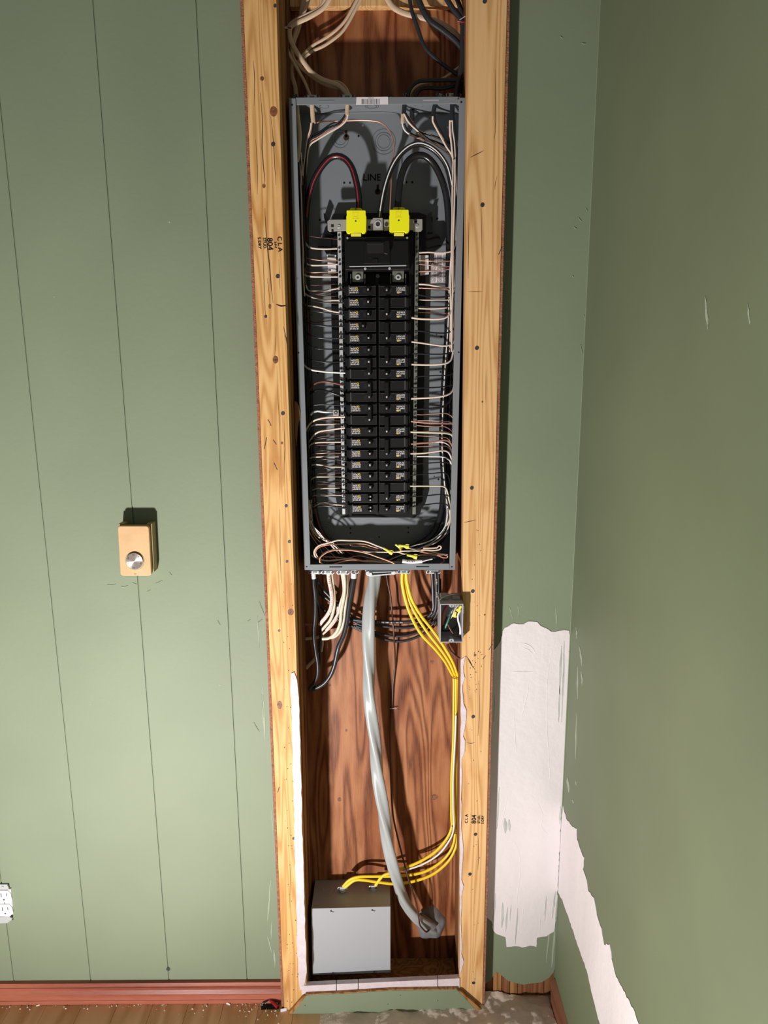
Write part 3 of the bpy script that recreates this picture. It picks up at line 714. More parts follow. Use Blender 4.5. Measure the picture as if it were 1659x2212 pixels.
# printed labels on the back pan
t_ = MB().pp([(929.5, 548), (970, 547), (966.5, 612), (927.5, 613)], ys - .0006, ys).build('instruction_label', M['paper'], pn)
pl = MB()
for i in range(17):
    xx = 931.5 + i * 2.15
    if i in (5, 11): continue
    yy = 551
    while yy < 609:
        l = R.uniform(4, 13); pl.pr(xx - i * .02, yy, xx + .75, min(610, yy + l), ys - .0008, ys - .0005); yy += l + 1.3
pl.build('small_print', M['print'], t_)['kind'] = 'stuff'
t_ = MB().pp([(906, 551), (925.5, 551.5), (926.5, 593.5), (907.5, 595)], YBASE - .0016, YBASE - .001).build('data_label', M['paper'], pn)
MB().pp([(908, 563), (922, 563), (922.5, 587), (908.5, 587)], YBASE - .002, YBASE - .0014).build('dark_field', M['paper_g'], t_)
t_ = MB().pp([(706.5, 550), (726, 550.5), (726.5, 592), (709, 593)], YBASE - .0016, YBASE - .001).build('data_label', M['paper'], pn)
z_ = MB(); z_.pr(708, 551.5, 723, 555, YBASE - .002, YBASE - .0015); z_.pr(709, 582, 715, 585, YBASE - .002, YBASE - .0015); z_.pr(709, 563, 726, 563.8, YBASE - .002, YBASE - .0015)
z_.build('small_print', M['print'], t_)

# ---- interior: black base, silver cross bar, neutral bars
YBASE = 1.695
base = MB().pp([(716, 470), (720, 462), (800, 460), (905, 459), (935, 470), (934, 505), (922, 520), (918, 700), (916, 900), (915, 1040), (917, 1078), (908, 1108), (896, 1118), (742, 1118), (732, 1108), (724, 1070), (722, 900), (716, 700), (714, 520)], YBASE, PB - .001)
base.build('interior_base', M['blk'], pn)
bl_ = MB()
for pts in ([(699, 460), (703, 462), (709, 474), (706, 482), (700, 472)], [(700, 503), (706, 501), (720, 506), (720, 515), (703, 512)], [(690, 520), (697, 511), (716, 509), (716, 545), (704, 547), (698, 535), (687, 533)],
            [(925, 462), (934, 457), (931, 470), (932, 480), (924, 478)], [(922, 506), (946, 505), (952, 515), (953, 525), (945, 532), (955, 530), (940, 542), (936, 545), (922, 546)]):
    bl_.pp(pts, YBASE - .004, PB - .0012)
bl_.build('base_bracket', M['blk'], pn)['kind'] = 'stuff'
for i, ((a, b), (a2, b2)) in enumerate((((744, 506), (756, 1114)), ((884, 506), (882, 1114)))):
    MB().pp([(a, b), (a + (6 if i == 0 else 9), b), (a2 + (4 if i == 0 else 9), b2), (a2 - 2, b2)], 1.668, YBASE).build('base_rail', M['blk'], pn)
MB().pp([(811, 600), (818, 600), (818.5, 1112), (812.5, 1112)], 1.664, YBASE).build('base_rail', M['blk'], pn)
# cross bar with square holes
YCB = 1.655
cb = MB().pp([(711, 474.5), (912, 473), (912.5, 476), (912.5, 496), (909, 500), (893, 500), (892.5, 497), (730, 499), (712, 500.5), (708, 497), (707, 478)], YCB, YCB + .0025).build('cross_bar', M['plate'], pn, bevel=.0005)
ho = MB(); ho.pr(715, 484.5, 721, 490.5, YCB - .0003, YCB); ho.pr(716, 495, 720.5, 501, YCB - .0003, YCB); ho.pr(795, 487.5, 800.5, 494, YCB - .0003, YCB)
ho.build('square_hole', M['hole'], cb)['kind'] = 'stuff'
ho = MB(); ho.disc(P(897.8, 480, YCB), .0033, YCB - .0003, YCB, 12); ho.pr(894.5, 472, 901, 480, YCB - .0003, YCB); ho.build('notch', M['hole'], cb)
def screw(px, py, y, r, par, m='zinc', name='screw', slot='-'):
    q = P(px, py, y)
    s0 = MB().disc(q, r, y - .0018, y + .0006, 14).build(name, M[m], par, bevel=.0004)
    g = MB(); g.box(q.x - r * .75, q.x + r * .75, y - .0020, y - .0017, q.z - r * .14, q.z + r * .14)
    if slot == '+': g.box(q.x - r * .14, q.x + r * .14, y - .0020, y - .0017, q.z - r * .75, q.z + r * .75)
    return s0, g
def add_screw(px, py, y, r, par, m='zinc', slot='-'):
    s0, g = screw(px, py, y, r, par, m, 'screw', slot)
    if par is pn: g.build('screw_slot', M['ink'], s0)
for (a, b) in ((732, 489.5), (901, 488.5)): add_screw(a, b, YCB, .0037, pn)
# neutral lug in the middle
lug = MB().pp([(805.5, 470.5), (826.5, 470.5), (827, 498), (806, 498.5)], YCB - .012, YCB - .0003).build('neutral_lug', M['plate'], pn, bevel=.0008)
q = P(816.3, 484, YCB - .012)
MB().ring(q, .0048, .0074, YCB - .0135, YCB - .011, 24).build('lug_collar', M['alu'], lug); MB().disc(q, .0048, YCB - .0125, YCB - .0119, 18).build('lug_screw', M['nail'], lug)
l2 = MB().pp([(829, 474), (840, 474), (841, 498), (829.5, 499)], YCB - .006, YCB - .0003).build('bonding_block', M['plate'], pn, bevel=.0005)
q = P(834.8, 484.8, YCB - .006); s0 = MB().disc(q, .0042, YCB - .0075, YCB - .0055, 14).build('lug_screw', M['nail'], l2)
# neutral bars with their paired screws
def bar(name, x0, x1, m, ytop, ybot, side_, lab):
    YN = 1.664
    b = MB().pp([(x0[0], ytop), (x1[0], ytop), (x1[1], ybot), (x0[1], ybot)], YN, YN + .007).build(name, M[m], pn, bevel=.0004, label=lab)
    n = 24; za = P(730, 508, YN).z; zb = P(740, 1096, YN).z
    cur0 = None
    for i in range(n):
        for k in (0, 1):
            z = za + (zb - za) * (i + (.34 if k else 0)) / (n - .6)
            t = (z - za) / (zb - za); cx = P((x0[0] + x1[0]) / 2 + t * ((x0[1] + x1[1]) - (x0[0] + x1[0])) / 2, 508 + t * 588, YN).x
            if cur0 is None:
                mb = MB(); mb.ring(Vector((0, 0, 0)), .0012, .0026, -.0012, .0005, 10); mb.disc(Vector((0, 0, 0)), .0016, -.0006, .0004, 8)
                so = mb.build('terminal_screw', M['nail'], b); cur0 = so
            else:
                so = cur0.copy(); COL.objects.link(so); so.parent = b
            so.location = Vector((cx + (.0004 if k else -.0004), YN - .0001, z))
            # dark pit behind each screw shares the bar mesh
    return b
bar_l = bar('neutral_bar', (728.7, 739.5), (737.3, 746.0), 'alu', 500, 1111, -1, 'bright silver terminal bar')
bar_r = bar('neutral_bar', (897.0, 891.0), (904.6, 898.2), 'alu_o', 499, 1111, 1, 'dull olive-grey terminal bar')

# ---- main breaker
YM = 1.630
mbk = thing('main_breaker', 'large black main breaker under the two yellow lug covers', 'breaker', P(815, 582, YM))
MB().pp([(745, 512), (884, 511), (885, 582), (746, 583)], YM, 1.6675).build('body', M['blk'], mbk, bevel=.0012)
fc = MB().pp([(749, 521), (882, 520), (882.5, 574), (750, 577)], YM - .004, YM - .0002).build('face_plate', M['blk'], mbk, bevel=.001)
MB().pp([(787, 522), (842, 521), (843, 569), (786, 570)], YM - .0065, YM - .0042).build('raised_panel', M['blk'], mbk, bevel=.0008)
MB().pp([(793, 528), (834, 527.5), (835, 547), (793.5, 547.5)], YM - .0068, YM - .0064).build('handle_recess', M['hole'], mbk)
MB().pp([(792.5, 526.5), (829, 526), (829, 527.4), (792.5, 527.9)], YM - .0072, YM - .0064).build('recess_edge', M['blk_edge'], mbk)
MB().pp([(828, 524), (833, 520), (841, 520), (843, 545), (837, 550), (829, 547)], YM - .017, YM - .0069).build('toggle', M['blk'], mbk, bevel=.0012)
MB().pp([(805, 570), (805, 561), (807, 559), (815, 559), (816.5, 561), (816.5, 569)], YM - .0085, YM - .0066).build('latch', M['blk2'], mbk, bevel=.0005)
h = MB(); h.disc(P(799, 557, YM - .0066), .0012, YM - .0069, YM - .0064, 8); h.disc(P(823.8, 556.5, YM - .0066), .0012, YM - .0069, YM - .0064, 8); h.build('rivet_holes', M['hole'], mbk)['kind'] = 'stuff'
MB().pp([(755, 574.8), (877.5, 572.6), (877.5, 574.8), (755, 577)], YM - .0046, YM - .0038).build('metal_edge', M['zinc'], mbk)
for a, b in ((750.5, 514.5), (879.5, 514)): MB().disc(P(a, b, YM), .0022, YM - .0015, YM, 10).build('corner_screw', M['plate'], mbk)
for a, b in ((789, 581), (841.5, 580.5)): MB().disc(P(a, b, YM - .001), .0028, YM - .005, YM - .0002, 8).build('hex_screw', M['zinc'], mbk)
for (a, b, c_, d) in ((761, 583.5, 785, 609.5), (847.5, 583, 873, 609.5)):
    o_ = MB().pp([(a, b), (c_, b), (c_, d), (a, d)], 1.660, 1.690).build('bus_block', M['alu_o'], mbk, bevel=.0008)
    q = P((a + c_) / 2, 599.5, 1.660)
    MB().ring(q, .0028, .0060, 1.6565, 1.6605, 20).build('bolt_collar', M['alu'], mbk); MB().disc(q, .0028, 1.6575, 1.6598, 6).build('bolt', M['nail'], mbk)
    e = MB(); e.pp([(a - 4, 592), (a - 2.5, 592), (a - 2.5, 613), (a - 4, 613)], 1.661, 1.69); e.pp([(c_ + 2.5, 592), (c_ + 4, 592), (c_ + 4, 613), (c_ + 2.5, 613)], 1.661, 1.69)
    e.build('bus_guard', M['alu_o'], mbk)['kind'] = 'stuff'
add_screw(816, 596.5, 1.672, .0042, pn, 'alu_o')

# ---- yellow lug covers
for (x0, x1, y0, y1, lab) in ((747.5, 790.5, 454, 504.5, 'bright yellow lug cover over the red-striped black cable'), (840.5, 883.5, 452.5, 503.5, 'bright yellow lug cover on the right, below the plain black cable')):
    YC = 1.628
    t = thing('lug_cover', lab, 'lug cover', P((x0 + x1) / 2, y1, YC), 'yellow plastic lug covers above the main breaker')
    MB().pp([(x0 + 2, y0), (x1 - 2, y0), (x1 - .5, y0 + 2), (x1 - .5, y0 + 10), (x1 + 1, y0 + 14), (x1 + .5, y1 - 5), (x1 - 3, y1 - 1), (x1 - 8, y1), (x1 - 10, y1 - 2.5), (x0 + 10, y1 - 2), (x0 + 8, y1 + .5), (x0 + 4, y1), (x0 + .5, y1 - 4),
             (x0 + .5, y0 + 14), (x0 + 1.5, y0 + 10), (x0 + 1, y0 + 2)], YC, YCB - .0008).build('cap', M['yel_cap'], t, bevel=.0010)
    mx_ = (x0 + x1) / 2
    MB().pp([(mx_ - 13.5, y0 - 3), (mx_ - 10, y0 - 5), (mx_ + 9, y0 - 5), (mx_ + 13, y0 - 3), (mx_ + 13, y0 + .5), (mx_ - 13.5, y0 + .5)], YC + .006, YCB - .001).build('collar', M['yel_cap'], t, bevel=.0008)
    MB().pp([(mx_ - 11, y1 - 1), (mx_ + 11, y1 - 1), (mx_ + 11, y1 + 6), (mx_ - 11, y1 + 6)], YC + .0008, YC + .008).build('bottom_tab', M['yel_wing'], t, bevel=.0006)
    lg = MB(); cx, cy = mx_ - .5, y0 + 11
    def sq(a, b, c2, d, t2=.55):
        lg.pr(a, b, c2, b + t2, YC - .0002, YC); lg.pr(a, d - t2, c2, d, YC - .0002, YC); lg.pr(a, b, a + t2, d, YC - .0002, YC); lg.pr(c2 - t2, b, c2, d, YC - .0002, YC)
    sq(cx - 6.8, cy - 7.3, cx + 6.8, cy + 7.3); sq(cx - 4.6, cy - 5, cx + 4.2, cy + 4.4, .4)
    lg.pr(cx - 2.4, cy - 2.6, cx - 1.7, cy + 3, YC - .0002, YC); lg.pr(cx - 2.4, cy + 2.3, cx + 2.2, cy + 3, YC - .0002, YC)
    lg.build('moulded_logo', M['print_y'], t)
    MB().disc(P(mx_ - .5, y0 + 23.5, YC), .0017, YC - .0002, YC + .0002, 12).build('probe_hole', M['hole'], t)
    MB().pr(mx_ - .9, y0 - 6, mx_ + .3, y0, YC - .0002, YC + .008).build('slit', M['hole'], t)

# ---- the branch breakers
YK = 1.646
ZR0, ZR1 = P(780, 613.5, YK).z, P(783, 1110.5, YK).z
RH = (ZR0 - ZR1) / 20
def rowz(i): return ZR0 - RH * i          # top of row i (0-based)
def xa_l(z): t = (ZR0 - z) / (ZR0 - ZR1); return (P(746.5, 614, YK).x * (1 - t) + P(755, 1110, YK).x * t, P(811, 614, YK).x * (1 - t) + P(812, 1110, YK).x * t)
def xa_r(z): t = (ZR0 - z) / (ZR0 - ZR1); return (P(883.5, 614, YK).x * (1 - t) + P(880.5, 1110, YK).x * t, P(818, 614, YK).x * (1 - t) + P(818.5, 1110, YK).x * t)
_ms = {}
def share(key, mk, name, m, parent, loc, bevel=0):
    """part whose mesh is shared between alike breakers; local origin at the row's outer top corner"""
    if key not in _ms:
        o = mk().build(name, m, None); _ms[key] = o.data
    else:
        o = bpy.data.objects.new(name, _ms[key]); COL.objects.link(o)
    if bevel:
        b = o.modifiers.new('bevel', 'BEVEL'); b.width = bevel; b.segments = 1; b.limit_method = 'ANGLE'
    o.parent = parent; o.location = Vector(loc) - parent.location
    return o
W_ = .0672; 
ORD = ['first', 'second', 'third', 'fourth', 'fifth', 'sixth', 'seventh', 'eighth', 'ninth', 'tenth', 'eleventh', 'twelfth', 'thirteenth', 'fourteenth', 'fifteenth', 'sixteenth', 'seventeenth', 'eighteenth', 'nineteenth', 'twentieth']
def mk_body(sx, rows, tandem):
    def f():
        mb = MB(); H = RH * rows
        mb.box(0, sx * W_, .008, .040, -H + .0006, -.0006)
        for r in range(rows): mb.box(.0002 * sx, sx * W_ * .985, 0, .0085, -(r + 1) * RH + .0014, -r * RH - .0046)
        return mb
    return f
def mk_ridges(sx, rows, tandem):
    def f():
        mb = MB()
        for r in range(rows):
            z = -r * RH
            mb.box(sx * .010, sx * W_ * .975, -.0007, .0002, z - RH + .0015, z - RH + .0022); mb.box(sx * .010, sx * W_ * .975, -.0004, .0002, z - .0052, z - .0047)
            mb.box(sx * .006, sx * .009, -.0005, .0002, z - RH + .003, z - .003)
            mb.box(sx * W_ * .955, sx * W_ * .962, -.0005, .0002, z - RH + .004, z - .002)
            mb.box(sx * .032, sx * .038, -.0004, .0002, z - .0062, z - .0056)
            mb.box(sx * .055, sx * .060, -.0004, .0002, z - .0062, z - .0056)
        return mb
    return f
def mk_slot(sx, rows, tandem):
    def f():
        mb = MB()
        for r in range(rows):
            z = -r * RH
            mb.box(sx * .0375, sx * .0465, -.0004, .0003, z - .0185, z - .0085)
        return mb
    return f
def mk_toggle(sx, rows, tandem, off=0.0):
    def f():
        mb = MB()
        if rows == 2: mb.box(sx * .0445, sx * .0535, -.009, -.0002, -2 * RH + .009, -.006)
        elif tandem:
            mb.box(sx * .043, sx * .052, -.008, -.0002, -.0115, -.006); mb.box(sx * .043, sx * .052, -.008, -.0002, -.0195, -.0145)
        else:
            mb.box(sx * (.0445 + off), sx * (.0535 + off), -.009, -.0002, -.0185, -.0075)
        return mb
    return f
def mk_print(sx, two, seed):
    def f():
        mb = MB(); q = random.Random(seed)
        # three lines of small characters, drawn as strokes
        for line in range(3):
            z0 = -.0072 - line * .0044; x = .0085
            while x < .0270:
                wv = q.uniform(.0008, .0019); hv = .0034
                if not (line == 0 and x > .0205 and sx > 0) and not (line == 2 and x < .0150 and sx < 0):
                    kind = q.random()
                    pass
                    if kind < .4: mb.box(sx * x, sx * (x + .0009), -.0006, -.0003, z0 - hv, z0); mb.box(sx * x, sx * (x + wv), -.0006, -.0003, z0 - .0011, z0)
                    elif kind < .75: mb.box(sx * x, sx * (x + wv), -.0006, -.0003, z0 - .0008, z0); mb.box(sx * x, sx * (x + wv), -.0006, -.0003, z0 - hv, z0 - hv + .0008); mb.box(sx * (x + wv - .0007), sx * (x + wv), -.0006, -.0003, z0 - hv, z0)
                    else: mb.box(sx * x, sx * (x + .0009), -.0006, -.0003, z0 - hv, z0 - hv * .3)
                x += wv + q.uniform(.0004, .0009)
        return mb
    return f
def mk_square(sx):
    def f():
        a = .0214 if sx > 0 else .0222; z = -.0068 if sx > 0 else -.0162
        mb = MB()
        if sx < 0: a = .0212
        x0, x1, z0, z1 = sx * a, sx * (a + .0048), z - .0042, z
        t = .0012
        mb.box(x0, x1, -.0007, -.0003, z1 - t, z1); mb.box(x0, x1, -.0007, -.0003, z0, z0 + t)
        mb.box(x0, x0 + sx * t, -.0007, -.0003, z0, z1); mb.box(x1 - sx * t, x1, -.0007, -.0003, z0, z1)
        return mb
    return f
def mk_num(sx, s, rows, tandem, off):
    def f():
        mb = MB()
        zs = [-.013] if rows == 1 else [-.013, -RH - .013]
        if tandem: zs = [-.0088, -.0170]
        if rows == 2 and sx < 0: zs = [-RH - .013]
        for z in zs: put_text(mb, s, Vector((sx * (.0492 + off), -.0092 if not tandem else -.0082, z)), .0042 if not tandem else .0036, math.pi / 2 if sx > 0 else -math.pi / 2, bold=.0003)
        return mb
    return f
def mk_term(sx, rows):
    def f():
        mb = MB()
        for r in range(rows):
            z = -r * RH
            mb.box(-sx * .0045, sx * .0005, .004, .022, z - RH + .0045, z - .0045)
        return mb
    return f
def breaker(side_, row, rows, num, label_rows, tandem=False, off=0.0, lab=None):
    sx = 1 if side_ == 'left' else -1
    z = rowz(row); x0 = (xa_l if sx > 0 else xa_r)(z - RH * rows / 2)[0]
    t = thing('circuit_breaker', lab, 'breaker', Vector((x0, YK, z)), 'black branch breakers in two columns')
    L = Vector((x0, YK, z)); kk = (side_, rows, tandem)
    share(('b',) + kk, mk_body(sx, rows, tandem), 'body', M['blk2'], t, L, .0006)
    share(('r',) + kk, mk_ridges(sx, rows, tandem), 'rim', M['blk_edge'], t, L)['kind'] = 'stuff'
    share(('s',) + kk, mk_slot(sx, rows, tandem), 'toggle_slot', M['hole'], t, L)
    tg = share(('t', off) + kk, mk_toggle(sx, rows, tandem, off), 'toggle', M['blk'], t, L, .0005)
    nm = share(('n', num, off) + kk, mk_num(sx, num, rows, tandem, off), 'rating_number', M['print_w'], t, L)
    share(('w',) + kk, mk_term(sx, rows), 'terminal', M['blk'], t, L, .0004)
    for lr in label_rows:
        LL = L - Vector((0, 0, RH * lr))
        share(('p', side_, row % 3), mk_print(sx, rows == 2, row % 3 + (10 if sx > 0 else 20)), 'printed_rating', M['print_w'], t, LL)['kind'] = 'stuff'
        share(('q', side_), mk_square(sx), 'yellow_mark', M['print_y'], t, LL)
def nth(i, col):  return '%s from the top of the %s column' % (ORD[i], col)
LEFT = [(0, 1, '15'), (1, 1, '20'), (2, 1, '15'), (3, 1, '15'), (4, 1, '15'), (5, 1, '15'), (6, 2, '30'), (8, 2, '50'), (10, 2, '30'), (12, 1, '15'), (13, 1, '15'), (14, 1, '15'), (15, 1, '20'), (16, 1, '20'), (17, 1, '15'), (18, 1, '20'), (19, 1, '20')]
for i, (r, n_, num) in enumerate(LEFT):
    td = r >= 18
    kind = 'double-width' if n_ == 2 else ('tandem' if td else 'single')
    breaker('left', r, n_, num, [0], td, -.012 if r == 3 else 0.0, 'black %s breaker, %s' % (kind, nth(i, 'left')))
RIGHT = [(0, 1, '15', [0]), (1, 2, '30', [1]), (3, 2, '30', [1]), (5, 2, '30', [1]), (7, 1, '15', [0]), (8, 2, '30', [1]), (10, 1, '20', [0]), (11, 2, '30', [1]), (13, 2, '20', [1]), (15, 1, '15', [0]), (16, 1, '15', [0]), (17, 2, '30', [1]), (19, 1, '15', [0])]
for i, (r, n_, num, lr) in enumerate(RIGHT):
    breaker('right', r, n_, num, lr, False, 0.0, 'black %s breaker, %s' % ('double-width' if n_ == 2 else 'single', nth(i, 'right')))

# ================================================================== CABLES AND WIRES
def cable(name, label, cat, pts, m, rx, ry=None, y=None, group=None, parent=None, n=10, step=.006, twist=None, prof=None, y1=None, mid=None):
    q = ypath(pts, y, y1, mid) if y is not None else [P(*p) for p in pts]
    o = MB().tube(q, rx, ry, n=n, step=step, twist=twist, prof=prof).build(name, M[m] if isinstance(m, str) else m, parent)
    if label: tag(o, label, cat, group)
    return o, q
def along_text(q, s, size, m, parent, name='printed_text', start=.15, gap=1.0, yoff=.004, lat=0.0, flip=False, bold=0.0):
    if flip: s = s[::-1]
    q = resample(q, .0015); L = [0]
    for a, b in zip(q, q[1:]): L.append(L[-1] + (b - a).length)
    pos = L[-1] * start; mb = MB(); k = 0
    for ch in s:
        while k < len(L) - 2 and L[k] < pos: k += 1
        if k >= len(L) - 3: break
        t = (q[min(k + 2, len(q) - 1)] - q[max(k - 2, 0)]).normalized()
        if flip: t = -t
        side = Vector((t.z, 0, -t.x))
        if ch != ' ': put_text(mb, ch, q[k] + Vector((0, -yoff, 0)) - side * lat, size, math.atan2(t.z, t.x), bold=bold)
        pos += size * gap
    return mb.build(name, m, parent)

# ---- cables above the panel
TOPZ = 206
def topc(label, pts, m, rx, ry, y, cat='cable', group=None, y1=None):
    return cable('cable', label, cat, pts, m, rx, ry, y, group, y1=y1)
topc('narrow cream cable running from upper left past the staple to the leftmost plate clamp', [(706, -8), (690, 17), (660, 32), (632, 47), (621, 60), (618, 78), (622, 110), (640, 145), (657, 175), (671, 208)], 'sheath_wht', .0032, .0026, 1.655, y1=1.672)
topc('wide cream cable curving under the left staple to the second plate clamp', [(715, -8), (700, 16), (670, 36), (640, 50), (627, 60), (626, 80), (637, 106), (655, 133), (674, 157), (695, 171), (715, 178), (735, 187), (753, 208)], 'sheath_wht', .0050, .0026, 1.652, y1=1.672)
topc('upper of two parallel cream cables descending leftward from the top centre', [(775, -8), (760, 20), (745, 45), (725, 66), (700, 84), (676, 98), (655, 118), (644, 134)], 'sheath_wht', .0033, .0026, 1.690)
topc('lower of two parallel cream cables descending leftward from the top centre', [(783, -8), (766, 24), (752, 50), (735, 73), (703, 97), (676, 110), (658, 123), (648, 136), (652, 150)], 'sheath_wht', .0034, .0026, 1.690)
topc('shaded cream cable tucked behind the wide one on the left', [(668, -8), (661, 15), (647, 45), (637, 72), (631, 95), (631, 118), (640, 136), (662, 156), (690, 176), (715, 187), (738, 192), (750, 208)], 'sheath_wht', .0040, .0026, 1.682, y1=1.680)
topc('shaded cream cable dropping nearly straight down beside the left stud', [(657, -8), (652, 20), (645, 60), (634, 90), (630, 110), (629, 140), (631, 165), (637, 185), (640, 209)], 'sheath_wht', .0048, .0026, 1.690, y1=1.690)
topc('thin cream cable arching into the right side of the second plate clamp', [(700, 181), (720, 176), (734, 178), (748, 190), (757, 209)], 'sheath_wht', .0026, .0026, 1.690, y1=1.672)
topc('broad cream cable sweeping from top centre down to the right stud', [(833, -10), (848, 14), (870, 27), (895, 34), (925, 41), (950, 50), (972, 63), (988, 78), (1000, 100), (1003, 130)], 'sheath_wht', .0062, .0032, 1.6915)
for i, (lab, pts, rx, y) in enumerate((
    ('thin black cable curving from the top across the plywood to the right stud', [(884, -8), (890, 25), (902, 60), (912, 90), (922, 108), (945, 130), (968, 147), (990, 163)], .0042, 1.686),
    ('thick black cable crossing in front of the broad cream cable', [(901, -8), (913, 20), (928, 44), (955, 64), (982, 86), (1002, 108)], .0064, 1.676),
    ('thick black cable hugging the right stud down to the last top clamp', [(962, -8), (976, 16), (992, 36), (1000, 55), (999, 90), (999, 130), (994, 160), (988, 185), (985, 210)], .0058, 1.662),
    ('black cable behind the stapled one beside the right stud', [(985, -8), (995, 20), (1003, 50), (1005, 100), (1004, 140), (1000, 180), (990, 209)], .0050, 1.685),
    ('upper black cable arching leftward into the clamp at top right', [(1002, 165), (990, 172), (960, 173), (925, 174), (903, 176), (888, 188), (880, 208)], .0042, 1.664),
    ('lower black cable arching leftward into the clamp at top right', [(1003, 178), (985, 184), (955, 191), (925, 190), (907, 193), (897, 208)], .0042, 1.676))):
    topc(lab, pts, 'sheath_blk', rx, rx * .8, y)
topc('short cream cable rising from the top right clamp between the black ones', [(884, 208), (893, 193), (910, 182), (935, 176), (960, 168), (985, 150), (1003, 138)], 'sheath_wht', .0030, .0024, 1.688)

# ---- clamps
def clamp(px, py, w_, h_, y, lab, tilt=0.0, up=True, group='steel cable clamps around the panel edges'):
    t = thing('cable_clamp', lab, 'clamp', P(px, py, y), group)
    hw = w_ / 2; ca, sa = math.cos(tilt), math.sin(tilt)
    pts = []
    for i in range(16):
        a = 2 * math.pi * i / 16; X = hw * (1 if math.cos(a) > 0 else -1) - (h_ / 2) * (1 if math.cos(a) > 0 else -1) + h_ / 2 * math.cos(a); Y_ = h_ / 2 * math.sin(a)
        pts.append((px + X * ca - Y_ * sa, py + X * sa + Y_ * ca))
    MB().pp(pts, y, y + .004).build('strap', M['zinc'], t, bevel=.0006)
    sy = -1 if up else 1
    MB().pp([(px - hw * .55, py - 1), (px + hw * .55, py - 1), (px + hw * .5, py + h_ * .75), (px - hw * .5, py + h_ * .75)] if up else [(px - hw * .55, py - h_ * .75), (px + hw * .55, py - h_ * .75), (px + hw * .5, py + 1), (px - hw * .5, py + 1)], y + .0045, y + .022).build('collar', M['zinc'], t, bevel=.0008)
    MB().pp([(px - hw * .32, py - h_ * .22), (px + hw * .32, py - h_ * .22), (px + hw * .32, py + h_ * .2), (px - hw * .32, py + h_ * .2)], y - .0012, y - .0001).build('saddle', M['alu_o'], t, bevel=.0004)
    for s in (-1, 1):
        q = P(px + s * (hw - h_ * .55) * ca, py + s * (hw - h_ * .55) * sa, y)
        MB().disc(q, .0026, y - .0022, y - .0001, 8).build('screw', M['nail'], t)
clamp(674, 208, 33, 7, 1.668, 'leftmost wide cable clamp on the panel top')
clamp(750, 207.5, 33, 7, 1.668, 'cable clamp on the panel top just left of the barcode sticker')
clamp(980, 205, 34, 8, 1.664, 'rightmost cable clamp on the panel top')
clamp(879, 205, 18, 6, 1.668, 'small dark cable clamp on the panel top right of the barcode', .3)
clamp(951, 205, 18, 6, 1.668, 'small dark clamp on the panel top, second from the right', .3)
clamp(637, 206, 13, 6, 1.674, 'dark clamp at the top left corner of the panel', .1)
for (px, w_, h_, lab, tl) in ((680, 28, 7, 'leftmost clamp under the panel, above a white taped black cable', 0), (708, 29, 8, 'clamp under the panel holding the pinkish printed cable', 0), (741, 29, 9, 'clamp under the panel holding the cream cables', 0),
                              (766, 18, 8, 'small clamp under the panel on the second white taped cable', 0), (872, 29, 8, 'clamp under the panel holding the yellow cables', 0), (936, 32, 8, 'rightmost clamp under the panel above the grey box', 0)):
    clamp(px, 1236 if px > 750 else 1237, w_, h_, 1.655, lab, tl, False)
t = thing('cable_clamp', 'large two-screw clamp gripping the big grey cable', 'clamp', P(822, 1240, 1.65), 'steel cable clamps around the panel edges')
MB().pp([(790, 1236), (796, 1234), (800, 1236), (845, 1234.5), (857, 1233), (860, 1236), (857, 1240), (845, 1242), (800, 1246), (794, 1244), (790, 1240)], 1.640, 1.650).build('strap', M['zinc'], t, bevel=.001)
MB().pp([(803, 1239), (845, 1237), (845, 1239), (803, 1242.5)], 1.6388, 1.6399).build('groove', M['hole'], t)
MB().pp([(788, 1232), (862, 1231), (858, 1236), (792, 1237)], 1.651, 1.675).build('collar', M['zinc'], t, bevel=.001)
for a, b in ((800, 1240), (851, 1237)):
    MB().disc(P(a, b, 1.64), .0046, 1.6365, 1.6399, 12).build('screw', M['alu'], t, bevel=.0006)

# ---- staples
def staple(p0, p1, p2, p3, y, lab):
    t = thing('cable_staple', lab, 'staple', P(p1[0], p1[1], y), 'insulated cable staples near the top')
    MB().tube([P(p0[0], p0[1], y), P(p1[0], p1[1], y)], .0009, n=6).build('leg', M['zinc'], t); MB().tube([P(p2[0], p2[1], y), P(p3[0], p3[1], y)], .0009, n=6).build('leg', M['zinc'], t)
    MB().tube([P(p1[0] - 3, p1[1] + 1, y), P((p1[0] + p3[0]) / 2, (p1[1] + p3[1]) / 2 + 2, y - .0005), P(p3[0] + 2, p3[1], y)], .0016, n=8, step=.002).build('insulator', M['redpl'], t)
staple((1008, 33), (991, 44), (1012, 43), (1004, 47), 1.640, 'red insulated staple with bright legs at the top of the right stud')
staple((1012, 79), (1006, 77), (1013, 153), (1008, 156), 1.650, 'red staple beside the right stud, lower of the two')
staple((612, 59), (625, 57.5), (614, 61), (627, 60), 1.643, 'dark red staple on the left stud holding two cream cables')

